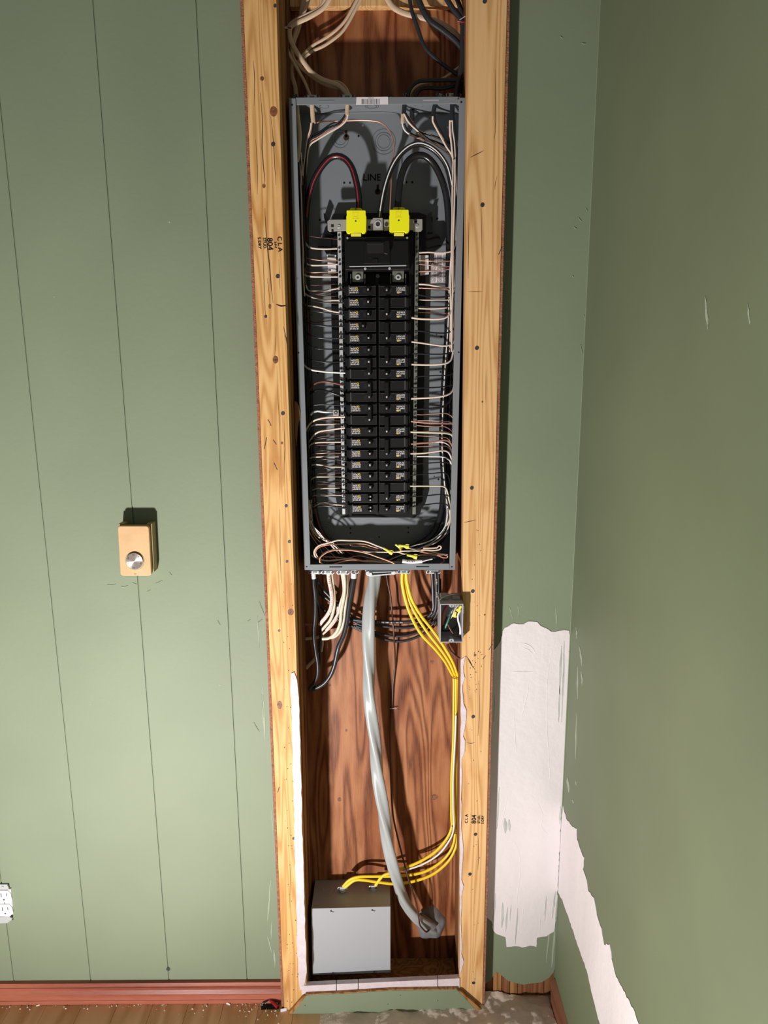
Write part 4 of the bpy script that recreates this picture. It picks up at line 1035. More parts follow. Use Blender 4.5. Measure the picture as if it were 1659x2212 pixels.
# ---- service conductors inside the panel
def big(lab, pts, rx=.0068, stripe=None, ys=None, soff=0.0, sw=.0011):
    t = thing('service_conductor', lab, 'cable', P(pts[0][0], pts[0][1], 1.66))
    q = [P(*p) for p in pts]
    MB().tube(q, rx, n=14, step=.006).build('insulation', M['wire_blk'], t)
    if stripe:
        qq = resample(q, .006); out = []
        for i, p in enumerate(qq):
            tt = (qq[min(i + 1, len(qq) - 1)] - qq[max(i - 1, 0)]).normalized(); sd = tt.cross(Vector((0, 1, 0))).normalized()
            a = soff; out.append(p + Vector((0, -1, 0)) * (rx * math.cos(a)) + sd * (rx * math.sin(a)))
        MB().tube(out[::2] + [out[-1]], sw, .0005, n=6, step=.012).build('stripe', M[stripe], t, label='%s stripe along the cable' % ('red' if stripe == 'red' else 'white'))
    return t
big('thick black cable with a red stripe looping over the left lug cover', [(776, 452, 1.650), (775, 428, 1.650), (770, 395, 1.652), (760, 362, 1.656), (745, 343, 1.660), (728, 337, 1.662), (712, 342, 1.665), (695, 360, 1.668), (680, 385, 1.672), (671, 410, 1.676), (663, 450, 1.682), (660, 520, 1.690), (664, 640, 1.700), (668, 800, 1.700),
     (672, 950, 1.700), (677, 1060, 1.700), (684, 1120, 1.698), (705, 1165, 1.695), (745, 1190, 1.69), (790, 1215, 1.688), (806, 1228, 1.685)], .0070, 'red', soff=.25)
big('thick plain black cable looping right from the right lug cover', [(859, 450, 1.650), (861, 420, 1.650), (867, 380, 1.652), (880, 350, 1.656), (897, 337, 1.660), (917, 337, 1.662), (935, 352, 1.665), (950, 378, 1.668), (961, 410, 1.672), (967, 450, 1.680), (970, 520, 1.690), (968, 640, 1.700), (964, 800, 1.700), (960, 950, 1.700),
     (958, 1050, 1.700), (952, 1110, 1.698), (932, 1155, 1.694), (895, 1180, 1.69), (850, 1205, 1.688), (826, 1228, 1.685)], .0072)
big('thick black cable with a white stripe rising from the middle lug and looping right', [(820, 470, 1.662), (823, 448, 1.662), (830, 410, 1.660), (842, 372, 1.658), (858, 342, 1.656), (880, 320, 1.655), (903, 311, 1.655), (928, 318, 1.657), (949, 335, 1.660), (965, 360, 1.665), (974, 395, 1.672), (980, 440, 1.680), (976, 520, 1.678), (970, 600, 1.676), (967, 700, 1.676), (960, 800, 1.676),
     (955, 900, 1.676), (954, 960, 1.676), (958, 1030, 1.676), (964, 1080, 1.678), (966, 1110, 1.682), (958, 1145, 1.688), (930, 1172, 1.686), (880, 1192, 1.684), (838, 1210, 1.682), (818, 1228, 1.68)], .0060, 'wire_wht2', soff=.1, sw=.0013)

# ---- thin grounding and loop wires at the top inside
def wire(lab, pts, m, r, y=None, y1=None, cat='wire', group=None, name='wire', mid=None, n=7):
    return cable(name, lab, cat, pts, m, r, r, y, group, n=n, step=.007, y1=y1, mid=mid)
wire('long bare copper wire arching across the top of the back pan and down the middle', [(675, 268), (700, 262), (740, 261), (790, 260), (820, 264), (838, 278), (848, 300), (851, 325), (846, 360), (845, 400), (843, 440), (841, 476)], 'copper', .0016, 1.700, y1=1.665)
# romex tails entering at the top
def tail(lab, sheath, wires, m='sheath_wht', rx=.0046, y=1.672):
    t = thing('cable_tail', lab, 'cable', P(sheath[-1][0], sheath[-1][1], y), 'stripped cable ends inside the top of the panel')
    MB().tube([P(a, b, y) for a, b in sheath], rx, .003, n=10).build('sheath', M[m], t)
    for (mm, pts, r) in wires:
        MB().tube(ypath(pts, y, 1.682), r, n=7).build('conductor', M[mm], t)
    return t
tail('cream cable end hanging at the far left inside the panel', [(641, 222), (643, 250), (647, 285), (646, 320), (642, 350)], [('wire_wht', [(644, 348), (648, 360), (650, 400), (651, 470), (652, 540)], .0015), ('wire_blk', [(641, 349), (642, 380), (645, 450), (648, 540)], .0018), ('wire_blk', [(645, 349), (648, 400), (651, 450), (654, 560)], .0018)], rx=.0045, y=1.660)
tail('cream cable end below the leftmost clamp with its wires bundled left', [(674, 222), (675, 245), (677, 265)], [('wire_wht', [(672, 265), (670, 280), (664, 300), (660, 330), (655, 370), (652, 430)], .0016), ('wire_blk', [(677, 265), (674, 285), (668, 305), (662, 330), (660, 380), (658, 450)], .0018), ('copper', [(674, 265), (672, 285), (663, 305), (658, 330), (656, 400)], .0012)], rx=.0048, y=1.664)
tail('cream cable end left of the barcode with wires fanning down left', [(751, 222), (750, 236), (750, 249)], [('wire_wht', [(751, 248), (749, 258), (737, 271), (710, 287), (685, 302), (670, 313), (664, 335), (660, 380)], .0019), ('wire_blk', [(746, 247), (741, 256), (733, 267), (710, 276), (690, 290), (672, 300), (664, 320), (659, 350), (657, 420)], .0020), ('wire_blk', [(744, 250), (735, 262), (715, 268), (695, 282), (675, 295), (664, 310), (661, 360)], .0018), ('copper', [(749, 248), (745, 260), (730, 273), (705, 286), (683, 298), (670, 306), (664, 330), (658, 380)], .0012)], rx=.0045, y=1.664)
RB = lambda: R.uniform(-1.5, 1.5)
tail('black cable end with wires fanning right, nearest the barcode', [(874, 222), (873, 235), (872, 246)], [('wire_wht', [(872, 244), (880, 260), (890, 272), (905, 285), (925, 303), (950, 318), (968, 332), (976, 345), (979, 380), (980, 450)], .0020), ('wire_blk', [(876, 244), (885, 260), (897, 275), (912, 290), (935, 307), (957, 323), (972, 335), (978, 360), (982, 440)], .0020), ('copper', [(876, 244), (890, 262), (899, 276), (905, 284)], .0012), ('copper', [(903, 288), (913, 300), (922, 311)], .0011)], 'sheath_blk', .0046, 1.664)
tail('cream cable end behind the black one with wires sweeping right', [(871, 246), (870, 256), (870, 266)], [('wire_wht2', [(869, 266), (872, 278), (880, 287), (895, 295), (920, 303), (945, 312), (965, 322), (976, 335)], .0017), ('wire_blk', [(874, 267), (878, 278), (888, 288), (905, 296), (930, 302), (955, 312), (975, 325), (981, 345)], .0018), ('copper', [(884, 290), (900, 298), (920, 302), (945, 309), (965, 318)], .0012)], 'sheath_wht', .0044, 1.676)
tail('black cable end straight below the small dark clamp', [(890, 222), (890, 240), (890, 262)], [('wire_blk', [(890, 262), (893, 275), (905, 284), (930, 292), (955, 300), (972, 310), (980, 330)], .0020), ('wire_wht', [(891, 262), (896, 276), (910, 284), (935, 294), (960, 306), (974, 318)], .0015)], 'sheath_blk', .0052, 1.690)
tail('black cable end near the right corner with wires slanting down right', [(941, 222), (937, 238), (936, 252)], [('wire_wht', [(935, 251), (935, 262), (944, 280), (956, 302), (966, 320), (975, 333), (979, 350), (980, 400), (981, 460), (983, 520)], .0022), ('wire_blk', [(938, 252), (942, 266), (952, 284), (965, 308), (976, 326), (982, 345), (984, 400), (985, 480)], .0022), ('copper', [(936, 252), (939, 263), (949, 283), (960, 303), (972, 314)], .0012)], 'sheath_blk', .0046, 1.660)
tail('black cable end in the right corner with wires going straight down', [(977, 222), (977, 240), (977, 260)], [('wire_wht', [(972, 260), (972, 280), (975, 310), (978, 340), (981, 380), (983, 440), (984, 520)], .0022), ('wire_wht', [(977, 260), (978, 280), (982, 310), (984, 350), (986, 400), (988, 430)], .0015), ('wire_blk', [(981, 260), (983, 290), (986, 320), (988, 360), (989, 440), (988, 520)], .0021), ('copper', [(975, 260), (971, 275), (971, 292), (975, 315)], .0012)], 'sheath_blk', .0050, 1.656)

# ---- the bundles down both sides: nothing tells these wires apart
def bundle(xs, ytop, ybot, m, lab, group, r, side_, y0=1.690, wob=2.2, endcurve=None):
    for i, x in enumerate(xs):
        pts = []; k = 9
        for j in range(k + 1):
            yy = ytop + (ybot - ytop) * j / k
            edge = (LX(yy) - LX(ytop)) if side_ < 0 else (RX(yy) - RX(ytop))
            pts.append((x + edge * .8 + R.uniform(-wob, wob) * (1 if 0 < j < k else .3), yy))
        if endcurve: pts += endcurve(i, pts[-1])
        wire(lab, pts, m, r, y0 + R.uniform(-.012, .016), group=group)
bundle([643, 646, 649, 652, 656, 659], 345, 1120, 'wire_blk', 'black wire bundled down the left side of the panel', 'black wires bundled down the left side', .0021, -1, 1.692,
       endcurve=lambda i, p: [(p[0] + 6 + i * 2, 1160), (p[0] + 22 + i * 9, 1192), (p[0] + 40 + i * 12, 1215)])
bundle([644, 648, 652, 656, 660], 400, 1110, 'wire_blk', 'black wire in the front layer of the left bundle', 'black wires in the front layer of the left bundle', .0019, -1, 1.672, 1.6)
bundle([647, 654], 380, 700, 'copper_dk', 'dull copper wire among the black wires of the left bundle', 'dull copper wires of the left bundle', .0013, -1, 1.672)
bundle([650], 330, 640, 'wire_wht', 'single white wire running down among the black wires of the left bundle', None, .0015, -1, 1.668)
bundle([984, 987, 990, 993, 981], 330, 1130, 'wire_blk', 'black wire bundled down the right side of the panel', 'black wires bundled down the right side', .0022, 1, 1.694,
       endcurve=lambda i, p: [(p[0] - 8 - i * 3, 1160), (p[0] - 26 - i * 8, 1180), (p[0] - 60 - i * 12, 1195)])
bundle([979, 983], 345, 760, 'wire_wht', 'pinkish white wire running down the right side of the panel', 'pinkish white wires running down the right side', .0020, 1, 1.672, .8)
bundle([664, 667, 670], 940, 1120, 'wire_blk', 'black wire in the lower left bundle', 'black wires of the lower left bundle', .0018, -1, 1.680, 1.5, endcurve=lambda i, p: [(p[0] + 8, 1150), (p[0] + 25 + i * 5, 1185), (p[0] + 30 + i * 12, 1215)])
bundle([668, 672], 1080, 1130, 'wire_wht', 'white wire in the lower left bundle', 'white wires of the lower left bundle', .0014, -1, 1.676, 1, endcurve=lambda i, p: [(p[0] + 12, 1155), (p[0] + 40 + i * 5, 1172), (p[0] + 70, 1195)])
bundle([663, 666, 669], 1090, 1140, 'copper', 'bare copper wire in the lower left bundle', 'copper wires of the lower left bundle', .0011, -1, 1.678, 1, endcurve=lambda i, p: [(p[0] + 10, 1160), (p[0] + 30 + i * 5, 1190), (p[0] + 36 + i * 14, 1215)])

# ---- wires with a visible end at a terminal bar or breaker
WL = [  # colour, points (last one at the terminal), radius
 ('thin tan', 'copper_dk', [(656, 470), (657, 500), (664, 509), (690, 513), (729, 517)], .0009, 0), ('white', 'wire_wht', [(655, 460), (656, 510), (663, 530), (675, 536), (700, 538), (728, 537)], .0020, 0),
 ('bare copper', 'copper', [(652, 500), (654, 545), (661, 557), (680, 561), (700, 563), (729, 563)], .0011, 0), ('white', 'wire_wht', [(653, 500), (655, 555), (661, 568), (672, 573), (700, 573), (729, 571)], .0019, 0),
 ('bare copper', 'copper', [(651, 540), (652, 578), (658, 586), (675, 589), (700, 588), (729, 588)], .0011, 0), ('white', 'wire_wht', [(651, 540), (652, 585), (658, 594), (668, 597), (690, 598), (729, 598)], .0020, 0),
 ('bare copper', 'copper_dk', [(650, 560), (651, 600), (657, 612), (675, 617), (700, 615), (729, 614)], .0009, 0), ('white', 'wire_wht', [(657, 480), (659, 560), (660, 605), (665, 627), (680, 629), (700, 628), (731, 623)], .0019, 0),
 ('black', 'wire_blk', [(651, 560), (653, 600), (660, 622), (670, 633), (700, 634), (725, 630), (743, 625)], .0017, 1), ('bare copper', 'copper_dk', [(652, 590), (656, 625), (685, 636), (731, 641)], .0010, 0),
 ('white', 'wire_wht', [(650, 580), (653, 620), (658, 633), (670, 641), (695, 648), (732, 649)], .0019, 0), ('grey', 'wire_blk', [(650, 600), (653, 633), (666, 646), (700, 654), (743, 654)], .0016, 1),
 ('white', 'wire_wht', [(652, 600), (654, 645), (660, 659), (680, 662), (700, 667), (715, 672), (732, 675)], .0019, 0), ('grey', 'wire_blk', [(652, 620), (655, 655), (666, 668), (690, 674), (745, 680)], .0018, 1),
 ('bare copper', 'copper_dk', [(654, 620), (655, 650), (658, 675), (669, 691), (680, 697), (700, 694), (731, 692)], .0012, 0), ('black', 'wire_blk', [(652, 640), (656, 680), (668, 699), (700, 704), (745, 705)], .0017, 1),
 ('black', 'wire_blk', [(653, 660), (657, 700), (665, 720), (680, 728), (700, 731), (745, 731)], .0017, 1), ('black', 'wire_blk', [(653, 680), (657, 720), (666, 741), (680, 752), (700, 754), (745, 755)], .0017, 1),
 ('black', 'wire_blk', [(651, 700), (653, 750), (659, 768), (670, 776), (700, 782), (730, 782), (747, 780)], .0017, 1), ('thick white', 'wire_wht2', [(650, 700), (651, 768), (655, 786), (670, 798), (700, 803), (747, 806)], .0021, 1),
 ('thick brown-black', 'copper_dk', [(664, 870), (668, 845), (680, 829), (700, 824), (725, 828), (743, 832)], .0028, 1), ('thick black', 'wire_blk', [(660, 885), (668, 855), (685, 843), (706, 845), (730, 853), (744, 857)], .0028, 1),
 ('black', 'wire_blk', [(658, 930), (660, 895), (671, 880), (690, 874), (745, 877)], .0013, 1), ('thick white', 'wire_wht', [(659, 980), (660, 940), (666, 920), (680, 908), (705, 902), (745, 900.5)], .0024, 1),
 ('bare copper', 'copper_dk', [(658, 945), (661, 920), (675, 909), (700, 907), (735, 909)], .0010, 0), ('white', 'wire_wht', [(663, 950), (668, 925), (680, 918), (700, 917), (734, 916)], .0017, 0),
 ('thick white', 'wire_wht', [(662, 1010), (666, 965), (674, 945), (688, 933), (710, 929), (745, 924)], .0021, 1), ('bare copper', 'copper_dk', [(659, 965), (664, 943), (680, 936), (735, 933)], .0010, 0),
 ('bare copper', 'copper_dk', [(660, 975), (664, 950), (700, 943), (736, 941)], .0010, 0), ('black', 'wire_blk', [(664, 1000), (668, 960), (680, 950), (700, 947), (745, 947)], .0015, 1),
 ('white', 'wire_wht', [(664, 1010), (668, 970), (672, 960), (688, 956), (736, 955)], .0017, 0), ('bare copper', 'copper_dk', [(662, 990), (669, 965), (700, 962), (736, 963)], .0010, 0),
 ('black', 'wire_blk', [(665, 1030), (669, 988), (680, 976), (700, 973), (746, 973)], .0016, 1), ('bare copper', 'copper', [(664, 1020), (670, 985), (700, 979), (736, 979)], .0009, 0),
 ('white', 'wire_wht', [(664, 1050), (665, 998), (672, 989), (685, 987), (732, 986)], .0017, 0), ('black', 'wire_blk', [(666, 1050), (671, 1008), (680, 996), (700, 992), (730, 993), (748, 996)], .0015, 1),
 ('bare copper', 'copper_dk', [(664, 1040), (668, 1008), (680, 1001), (736, 1000)], .0009, 0), ('white', 'wire_wht', [(664, 1060), (666, 1012), (676, 1004), (690, 1004), (712, 1008), (737, 1009)], .0018, 0),
 ('black', 'wire_blk', [(668, 1070), (672, 1022), (682, 1011), (700, 1011), (725, 1016), (748, 1018)], .0015, 1), ('bare copper', 'copper_dk', [(668, 1060), (674, 1030), (700, 1022), (737, 1023)], .0009, 0),
 ('white', 'wire_wht', [(668, 1070), (671, 1040), (680, 1031), (700, 1030), (737, 1030)], .0017, 0), ('black', 'wire_blk', [(668, 1090), (671, 1056), (682, 1041), (705, 1041), (747, 1042)], .0014, 1),
 ('bare copper', 'copper_dk', [(667, 1080), (674, 1050), (700, 1047), (737, 1046)], .0009, 0), ('white', 'wire_wht', [(668, 1090), (671, 1064), (682, 1056), (700, 1055), (734, 1054)], .0017, 0),
 ('black', 'wire_blk', [(664, 1110), (668, 1070), (685, 1059), (705, 1062), (725, 1067), (747, 1067)], .0014, 1), ('white', 'wire_wht', [(668, 1110), (672, 1076), (684, 1070), (700, 1070), (738, 1070)], .0013, 0),
 ('black', 'wire_blk', [(664, 1120), (668, 1082), (685, 1072), (710, 1072), (747, 1076)], .0015, 1), ('black', 'wire_blk', [(665, 1130), (668, 1094), (685, 1085), (710, 1086), (748, 1090)], .0014, 1),
 ('white', 'wire_wht', [(670, 1120), (676, 1098), (690, 1089), (710, 1089), (738, 1091)], .0018, 0), ('thick black', 'wire_blk', [(668, 1130), (672, 1104), (688, 1094), (710, 1093), (748, 1098)], .0020, 1)]
WR = [
 ('white', 'wire_wht', [(984, 500), (983, 530), (974, 543), (950, 546), (925, 545), (905, 546)], .0018, 0), ('bare copper', 'copper', [(984, 540), (977, 562), (940, 564), (905, 563)], .0010, 0),
 ('bare copper', 'copper', [(984, 555), (979, 571), (970, 576), (950, 575), (905, 571)], .0010, 0), ('bare copper', 'copper', [(984, 560), (980, 578), (965, 582), (940, 585), (905, 587)], .0012, 0),
 ('white', 'wire_wht', [(984, 590), (979, 618), (960, 621), (925, 615), (905, 614)], .0020, 0), ('bare copper', 'copper', [(984, 605), (979, 625), (950, 624), (905, 622)], .0011, 0),
 ('black', 'wire_blk', [(984, 600), (981, 632), (965, 641), (935, 642), (904, 637)], .0015, 1), ('bare copper', 'copper', [(983, 610), (979, 636), (955, 640), (930, 641), (906, 638)], .0008, 0),
 ('white', 'wire_wht', [(984, 620), (978, 645), (940, 648), (905, 648)], .0014, 0), ('grey', 'wire_blk', [(984, 640), (976, 660), (950, 663), (896, 662)], .0014, 1),
 ('white', 'wire_wht', [(983, 640), (977, 660), (960, 665), (930, 667), (904, 666)], .0018, 0), ('bare copper', 'copper', [(983, 650), (970, 675), (935, 676), (904, 675)], .0009, 0),
 ('thick white', 'wire_wht', [(982, 560), (981, 610), (979, 650), (975, 670), (966, 684), (950, 689), (910, 689), (889, 686)], .0023, 1), ('grey', 'wire_blk', [(984, 690), (979, 712), (965, 719), (940, 719), (896, 714)], .0017, 1),
 ('thick white', 'wire_wht', [(983, 640), (982, 700), (981, 735), (973, 745), (955, 747), (925, 743), (889, 738)], .0020, 1), ('grey', 'wire_blk', [(984, 740), (977, 758), (955, 765), (891, 764)], .0016, 1),
 ('thick white', 'wire_wht', [(981, 560), (981, 650), (980, 730), (977, 770), (968, 783), (950, 787), (920, 788), (889, 787)], .0022, 1), ('black', 'wire_blk', [(984, 785), (978, 806), (960, 811), (940, 811), (898, 814)], .0015, 1),
 ('grey', 'wire_blk', [(985, 805), (981, 828), (965, 834), (940, 837), (889, 838)], .0017, 1), ('thick white', 'wire_wht', [(984, 752), (983, 800), (981, 835), (972, 850), (955, 856), (930, 859), (888, 861)], .0023, 1),
 ('thick grey', 'wire_blk', [(982, 820), (977, 850), (968, 870), (955, 879), (935, 882), (892, 885)], .0025, 1), ('bare copper', 'copper', [(983, 925), (980, 905), (967, 894), (950, 893), (912, 896), (898, 895)], .0011, 0),
 ('thin white', 'wire_wht', [(984, 940), (976, 913), (960, 911), (940, 909), (900, 909)], .0010, 0), ('thick pink', 'copper', [(985, 960), (981, 919), (965, 915), (940, 914), (915, 913), (888, 910)], .0021, 1),
 ('bare copper', 'copper', [(984, 960), (978, 935), (962, 922), (940, 922), (898, 919)], .0010, 0), ('thick cream', 'sheath_cream', [(984, 980), (979, 945), (970, 937), (950, 935), (920, 934), (885, 933)], .0024, 1),
 ('cream', 'sheath_cream', [(983, 990), (977, 945), (968, 935), (945, 932), (905, 933)], .0015, 0), ('bare copper', 'copper', [(984, 990), (970, 950), (945, 944), (898, 941)], .0009, 0),
 ('thick pink', 'copper', [(982, 1010), (979, 972), (973, 957), (960, 951), (930, 956), (888, 959)], .0019, 1), ('thin white', 'wire_wht2', [(982, 1010), (977, 978), (969, 962), (955, 955), (930, 956), (904, 957)], .0014, 0),
 ('bare copper', 'copper', [(982, 1020), (978, 985), (972, 970), (962, 964), (945, 964), (898, 965)], .0010, 0), ('thick white', 'wire_wht', [(979, 1060), (977, 1005), (972, 982), (963, 974), (950, 974), (915, 979), (884, 980)], .0020, 1),
 ('white', 'wire_wht2', [(978, 1060), (975, 1005), (968, 992), (955, 987), (935, 986), (900, 986)], .0016, 0), ('black', 'wire_blk', [(978, 1060), (977, 1015), (970, 1001), (955, 999), (930, 1000), (886, 1004)], .0014, 1),
 ('black', 'wire_blk', [(973, 1090), (972, 1045), (967, 1026), (956, 1021), (930, 1023), (886, 1027)], .0014, 1), ('thick cream', 'sheath_cream', [(958, 1150), (969, 1125), (971, 1090), (967, 1065), (962, 1053), (950, 1050), (920, 1050), (884, 1050)], .0020, 1),
 ('black', 'wire_blk', [(978, 1110), (976, 1083), (968, 1071), (950, 1068), (930, 1070), (886, 1073)], .0015, 1), ('black', 'wire_blk', [(975, 1140), (973, 1105), (966, 1091), (950, 1087), (930, 1089), (886, 1095)], .0015, 1)]
def wire_labels(lst, side_):
    names = []
    for (col, m_, pts, r, term) in lst:
        y = pts[-1][1]; row = int((y - 613.5) // 24.9)
        place = 'level with the main breaker' if row < 0 else 'level with %s breaker row' % ORD[row]
        names.append(['%s wire to the %s %s, %s' % (col, side_, 'breakers' if term else 'terminal bar', place), y])
    out = [None] * len(names)
    for nme in {a for a, _ in names}:
        idx = sorted([i for i in range(len(names)) if names[i][0] == nme], key=lambda i: names[i][1])
        if len(idx) == 1: out[idx[0]] = nme
        elif len(idx) == 2:
            out[idx[0]] = nme + ', upper'; out[idx[1]] = nme + ', lower'
        else:
            for k, i in enumerate(idx): out[i] = nme + ', %s down' % ORD[k]
    return out
for lst, sd in ((WL, 'left'), (WR, 'right')):
    for (col, m_, pts, r, term), lab in zip(lst, wire_labels(lst, sd)):
        ye = 1.655 if term else 1.668
        ym = 1.655 + R.uniform(-.003, .004) if term else 1.664 + R.uniform(-.003, .004)
        n = len(pts); q = []
        for i, (a, b) in enumerate(pts):
            t_ = i / (n - 1); y = 1.688 + (ym - 1.688) * min(1, t_ * 1.6); y = y if i < n - 1 else ye
            q.append((a, b, y))
        wire(lab, q, m_, r, group='branch wires ending at the %s side of the breakers' % sd)
# braided ground strap and its lug on the left
t = thing('ground_lug', 'small square silver lug clipped to the left terminal bar', 'connector', P(726, 892, 1.655))
MB().pp([(719, 885.5), (731.5, 885.5), (732, 898), (719.5, 898)], 1.654, 1.668).build('block', M['plate'], t, bevel=.0006)
q = P(725.5, 891.5, 1.654); MB().ring(q, .0022, .0040, 1.6525, 1.6542, 18).build('screw_ring', M['nail'], t); MB().disc(q, .0018, 1.653, 1.6541, 10).build('screw', M['alu'], t)
cable('braided_wire', 'frayed braided silver wire left of the square lug', 'wire', [(671, 897), (676, 891), (686, 888), (700, 890), (720, 891)], 'zinc', .0026, .0022, 1.664)

# ---- capped wire loops in the bottom of the panel
def loop(lab, pts, m, r, y, y1=None): wire(lab, pts, m, r, y, y1=y1, group='wire loops across the bottom of the panel')
loop('outermost pale wire loop across the panel bottom, its end in the left yellow cap', [(828, 1184), (812, 1178), (795, 1171), (778, 1168), (755, 1167.5), (730, 1167), (716, 1171), (700, 1175), (688, 1179), (680, 1188), (679, 1197), (685, 1206), (700, 1211), (720, 1211), (745, 1208), (765, 1208), (790, 1213), (850, 1216)], 'wire_wht', .0021, 1.632, 1.645)
loop('copper loop just inside the outermost pale loop', [(826, 1187), (805, 1181), (785, 1175), (750, 1175.5), (715, 1176.5), (697, 1179), (686, 1185), (682, 1193), (686, 1202), (692, 1207)], 'copper', .0015, 1.637, 1.642)
loop('pale inner loop passing under the left yellow cap', [(870, 1190), (850, 1193), (820, 1192.5), (790, 1192), (765, 1189), (740, 1186.5), (715, 1189), (700, 1195), (692, 1204), (693, 1215), (701, 1221), (712, 1221), (730, 1217), (748, 1211), (765, 1208), (785, 1212), (815, 1214)], 'wire_wht', .0017, 1.628, 1.640)
loop('copper inner loop dipping over the bottom flange', [(852, 1217), (835, 1210), (815, 1203), (795, 1196), (768, 1190), (740, 1188), (715, 1190), (700, 1197), (690.5, 1207), (692.5, 1218), (699, 1223), (710, 1222.5), (728, 1217), (750, 1211), (765, 1209), (782, 1213), (800, 1214)], 'copper', .0017, 1.620, 1.634)
loop('thin copper end pointing right at mid loop', [(756, 1177), (764, 1180), (785, 1180), (800, 1185), (816, 1189)], 'copper', .0011, 1.634)
loop('pale wire slanting down from the lower left bundle', [(676, 1137), (690, 1150), (700, 1163), (716, 1174), (726, 1182), (736, 1192), (740, 1196)], 'wire_wht2', .0014, 1.650)
loop('second pale wire slanting down from the lower left bundle', [(672, 1125), (676, 1137), (684, 1147), (692, 1157), (708, 1170), (722, 1185), (733, 1196)], 'wire_wht', .0017, 1.655)
loop('pale wire crossing low behind the loops toward the taped bundle', [(673, 1200), (682, 1206), (705, 1212), (730, 1209), (770, 1212), (800, 1211), (830, 1214), (862, 1216)], 'wire_wht', .0018, 1.655)
loop('copper wire wavering low behind the loops', [(700, 1203), (730, 1204), (752, 1206), (765, 1202), (780, 1201), (800, 1206), (830, 1212), (858, 1213)], 'copper', .0012, 1.650)
loop('pale loop running right from the upper yellow cap and doubling back', [(883, 1184), (900, 1187), (922, 1188), (940, 1189), (951, 1186), (953, 1181), (948, 1179), (944, 1183), (930, 1184), (914, 1184)], 'wire_wht', .0018, 1.632)
loop('pale loop running right below the upper yellow cap', [(850, 1193), (862, 1191), (880, 1190), (905, 1190), (925, 1190), (940, 1194), (955, 1197), (966, 1198), (967, 1200)], 'wire_wht', .0016, 1.636)
loop('copper loop folding back at the right end of the panel bottom', [(906, 1192), (930, 1196), (945, 1199), (958, 1198), (967, 1201), (965, 1205), (955, 1204), (945, 1200), (925, 1199), (903, 1200)], 'copper', .0015, 1.630)
loop('short copper hook at the right end of the panel bottom', [(956, 1205), (959.5, 1210), (957, 1215), (951, 1217)], 'copper', .0017, 1.640)
loop('pale wire entering the lower yellow cap from the left', [(850, 1192.5), (862, 1193), (870, 1196), (880, 1198)], 'wire_wht', .0017, 1.634)
loop('pale wire curving up from the upper yellow cap along the right side', [(884, 1182), (900, 1177), (925, 1170), (945, 1158), (958, 1143), (965, 1125), (966, 1100)], 'wire_wht2', .0013, 1.650, 1.672)
loop('shaded wire curving up along the right side, inside the pale one', [(915, 1182), (935, 1175), (955, 1162), (966, 1145), (973, 1120), (974, 1080)], 'wire_wht', .0016, 1.660, 1.675)
def wing_cap(p0, p1, y, r, lab, group='yellow crimp caps on the wire ends'):
    t = thing('crimp_connector', lab, 'connector', P(p1[0], p1[1], y), group)
    a, b = P(p0[0], p0[1], y), P(p1[0], p1[1], y)
    MB().tube([a, a.lerp(b, .5), b], r, n=8, step=.002, smooth=False, prof=lambda t: .72 + .32 * t).build('shell', M['yel_wing'], t)
    d = (b - a).normalized(); s = Vector((-d.z, 0, d.x)); w = MB()
    for k in (-1, 1):
        f = [a.lerp(b, .5) + s * k * r * .6, a.lerp(b, .75) + s * k * r * 1.55, b + s * k * r * 1.55, b + s * k * r * .6]
        w.prism([q + Vector((0, -.0008, 0)) for q in f], [q + Vector((0, .0008, 0)) for q in f])
    w.build('wings', M['yel_wing'], t)['kind'] = 'stuff'
wing_cap((828, 1184), (848, 1195), 1.628, .0034, 'yellow wire cap at lower left of the group, tilted down right')
wing_cap((861, 1178), (883, 1181), 1.628, .0036, 'yellow wire cap pointing left, upper of the group')
wing_cap((854, 1176), (868, 1186), 1.636, .0030, 'folded yellow wire cap behind the upper one')
wing_cap((879, 1199), (901, 1203), 1.613, .0038, 'yellow wire cap lying on the white tape')
t = thing('taped_bundle', 'wire bundle wrapped in white tape with black handwriting', 'cable', P(885, 1213, 1.64))
MB().tube(path([(858, 1212), (872, 1212.5)], 1.624), .0042, n=10).build('black_end', M['wire_blk'], t)
MB().tube(path([(869, 1212), (890, 1213.5), (912, 1212)], 1.621), .0048, n=12).build('white_tape', M['white_pl'], t)
MB().tube(path([(905, 1208), (925, 1206), (940, 1203)], 1.622), .0040, n=10).build('black_tape', M['wire_blk'], t)
MB().tube(path([(908, 1214), (922, 1210), (934, 1207.5)], 1.618), .0016, n=8).build('white_wire', M['wire_wht2'], t)
tx = MB()
for pts in ([(876, 1211), (879, 1209), (882, 1212), (878, 1213.5)], [(884, 1210), (885, 1215)], [(887, 1215), (890, 1210), (891, 1214), (894, 1211), (896, 1214)], [(876, 1209.5), (882, 1209)]):
    tx.tube(path(pts, 1.6160), .0005, .0002, n=5, step=.001)
tx.build('handwriting', M['print'], t)['kind'] = 'stuff'

